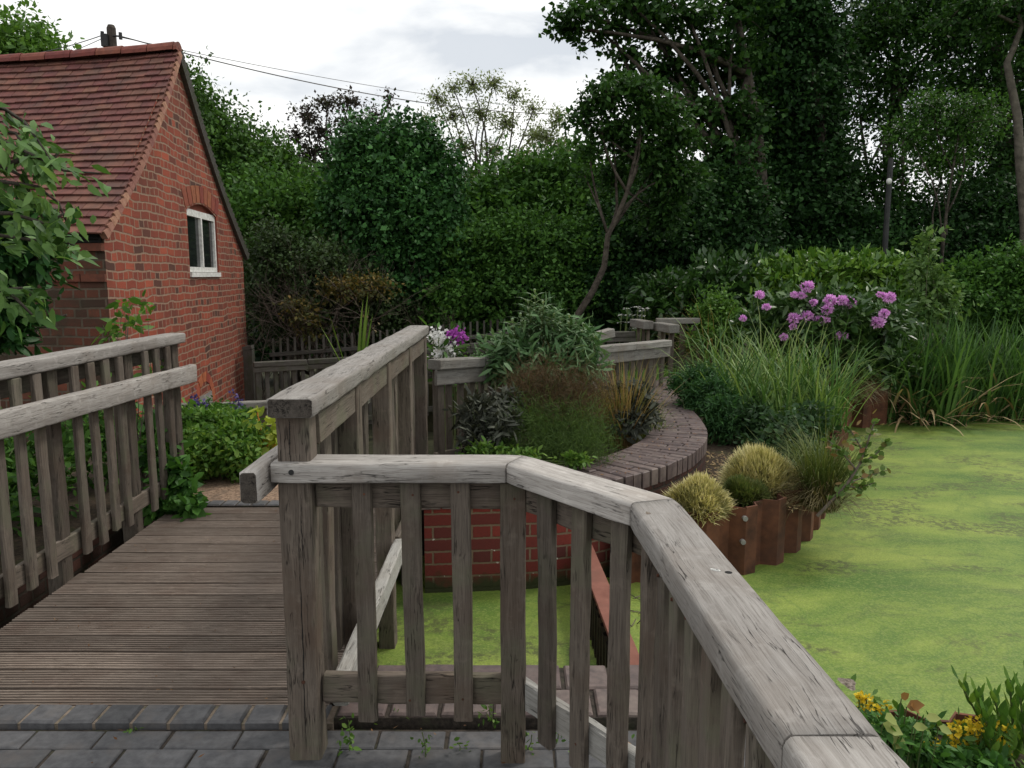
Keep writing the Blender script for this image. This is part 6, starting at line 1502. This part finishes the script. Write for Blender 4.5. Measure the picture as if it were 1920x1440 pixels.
# weeds in the joints of the paving
def weed(label, px, py, hgt, n, seed, lm='weed'):
    b_ = onz(px, py, 0); r = np.random.default_rng(seed); t = thing('weed', label, 'weed', tuple(b_)); mb = MB(); top = b_ + Vector((r.uniform(-.02, .02), 0, hgt)); mb.tube([b_, b_.lerp(top, .5) + Vector((.004, 0, 0)), top], .0016, 4); mb.build('stems', M['green_stem'], t)
    P = np.array([tuple(b_.lerp(top, q)) for q in r.random(n)]) + r.normal(size=(n, 3)) * [.016, .012, .004]; put('foliage', tri_leaves(P, rdir(n, .3, r), .018, .011, 'leaf', r=r), M[lm], t)
weed('spindly green weed in the paving joint right of the thick post', 655, 1408, .105, 34, 1)
weed('small green weed between the second and third foreground slats', 798, 1420, .085, 24, 2)
weed('broad leaved weed beside the middle foreground post', 925, 1362, .075, 26, 3)
weed('tiny weed at the foot of the second foreground slat', 738, 1350, .04, 14, 4)
weed('weed right of the middle foreground post', 990, 1405, .05, 22, 5)
weed('small weed under the angled part of the fence', 1160, 1380, .07, 26, 6)
weed('tiny green weed at the base of the angled slats', 1043, 1395, .05, 12, 7)
for i, (px, py, h_, n_, lab) in enumerate(((702, 1352, .03, 12, 'low weed under the first foreground slat'), (1085, 1420, .045, 16, 'small weed below the second angled slat'), (862, 1408, .03, 10, 'tiny weed between the middle foreground slats'), (250, 1372, .018, 8, 'flat green leaf lying on the paving in front of the deck'), (1215, 1405, .06, 20, 'weed by the inner corner of the bay fence'))):
    weed(lab, px, py, h_, n_, 20 + i)
# litter
def scatter(name, label, fn, n, mat, s0, seed):
    r = np.random.default_rng(seed); P = fn(r, n); D = r.normal(size=(n, 3)); D[:, 2] *= .15; U = r.normal(size=(n, 3)) * .25 + [0, 0, 1]
    me = npmesh(name, *leaf_arrays(P, D, U, s0 * np.clip(1 + .5 * r.normal(size=n), .3, 2), s0 * .5, 'diamond', droop=-.1)); o = bpy.data.objects.new(name, me); COL.objects.link(o); me.materials.append(mat); tag(o, label, 'leaf litter', kind='stuff')
def onwall(r, n):
    idx = r.integers(20, len(CPs) - 1, n); o_ = r.uniform(-WH, WH, n)
    return np.array([tuple(CPs[i] + frame(i)[2] * a + Vector((0, 0, .006))) for i, a in zip(idx, o_)])
scatter('leaf_litter', 'brown leaf litter scattered on top of the curved wall', onwall, 420, M['litter'], .020, 1)
scatter('leaf_litter', 'specks of leaf litter on the boardwalk', lambda r, n: np.stack([r.uniform(-2.15, -.7, n), r.uniform(2.53, 4.85, n), np.full(n, .006)], 1), 110, M['litter'], .011, 2)
scatter('leaf_litter', 'bits of straw and leaf on the near paving and coping', lambda r, n: np.stack([r.uniform(-2.2, .9, n), r.uniform(1.9, 2.74, n), np.full(n, .040)], 1) - np.array([[0, 0, .028]]) * (1), 60, M['litter'], .014, 3)
scatter('leaf_litter', 'straw mulch on the bed among the grass cushions', lambda r, n: np.stack([r.uniform(1.0, 2.0, n), r.uniform(4.7, 6.3, n), np.full(n, .036)], 1), 1500, M['deadreed'], .030, 4)
# straw bits and duckweed debris in the moss beyond the red beam
tm = thing('moss_patch', 'twiggy brown debris on the duckweed right of the red beam', 'debris', tuple(onz(1195, 1150, ZW))); r = np.random.default_rng(3); c_ = onz(1195, 1150, ZW); mb = MB()
for k in range(26):
    a = c_ + Vector((r.uniform(-.16, .12), r.uniform(-.2, .2), .004)); mb.tube([a, a + Vector((r.uniform(-.09, .09), r.uniform(-.06, .06), r.uniform(0, .07)))], .003, 3)
mb.build('twigs', M['twig'], tm)
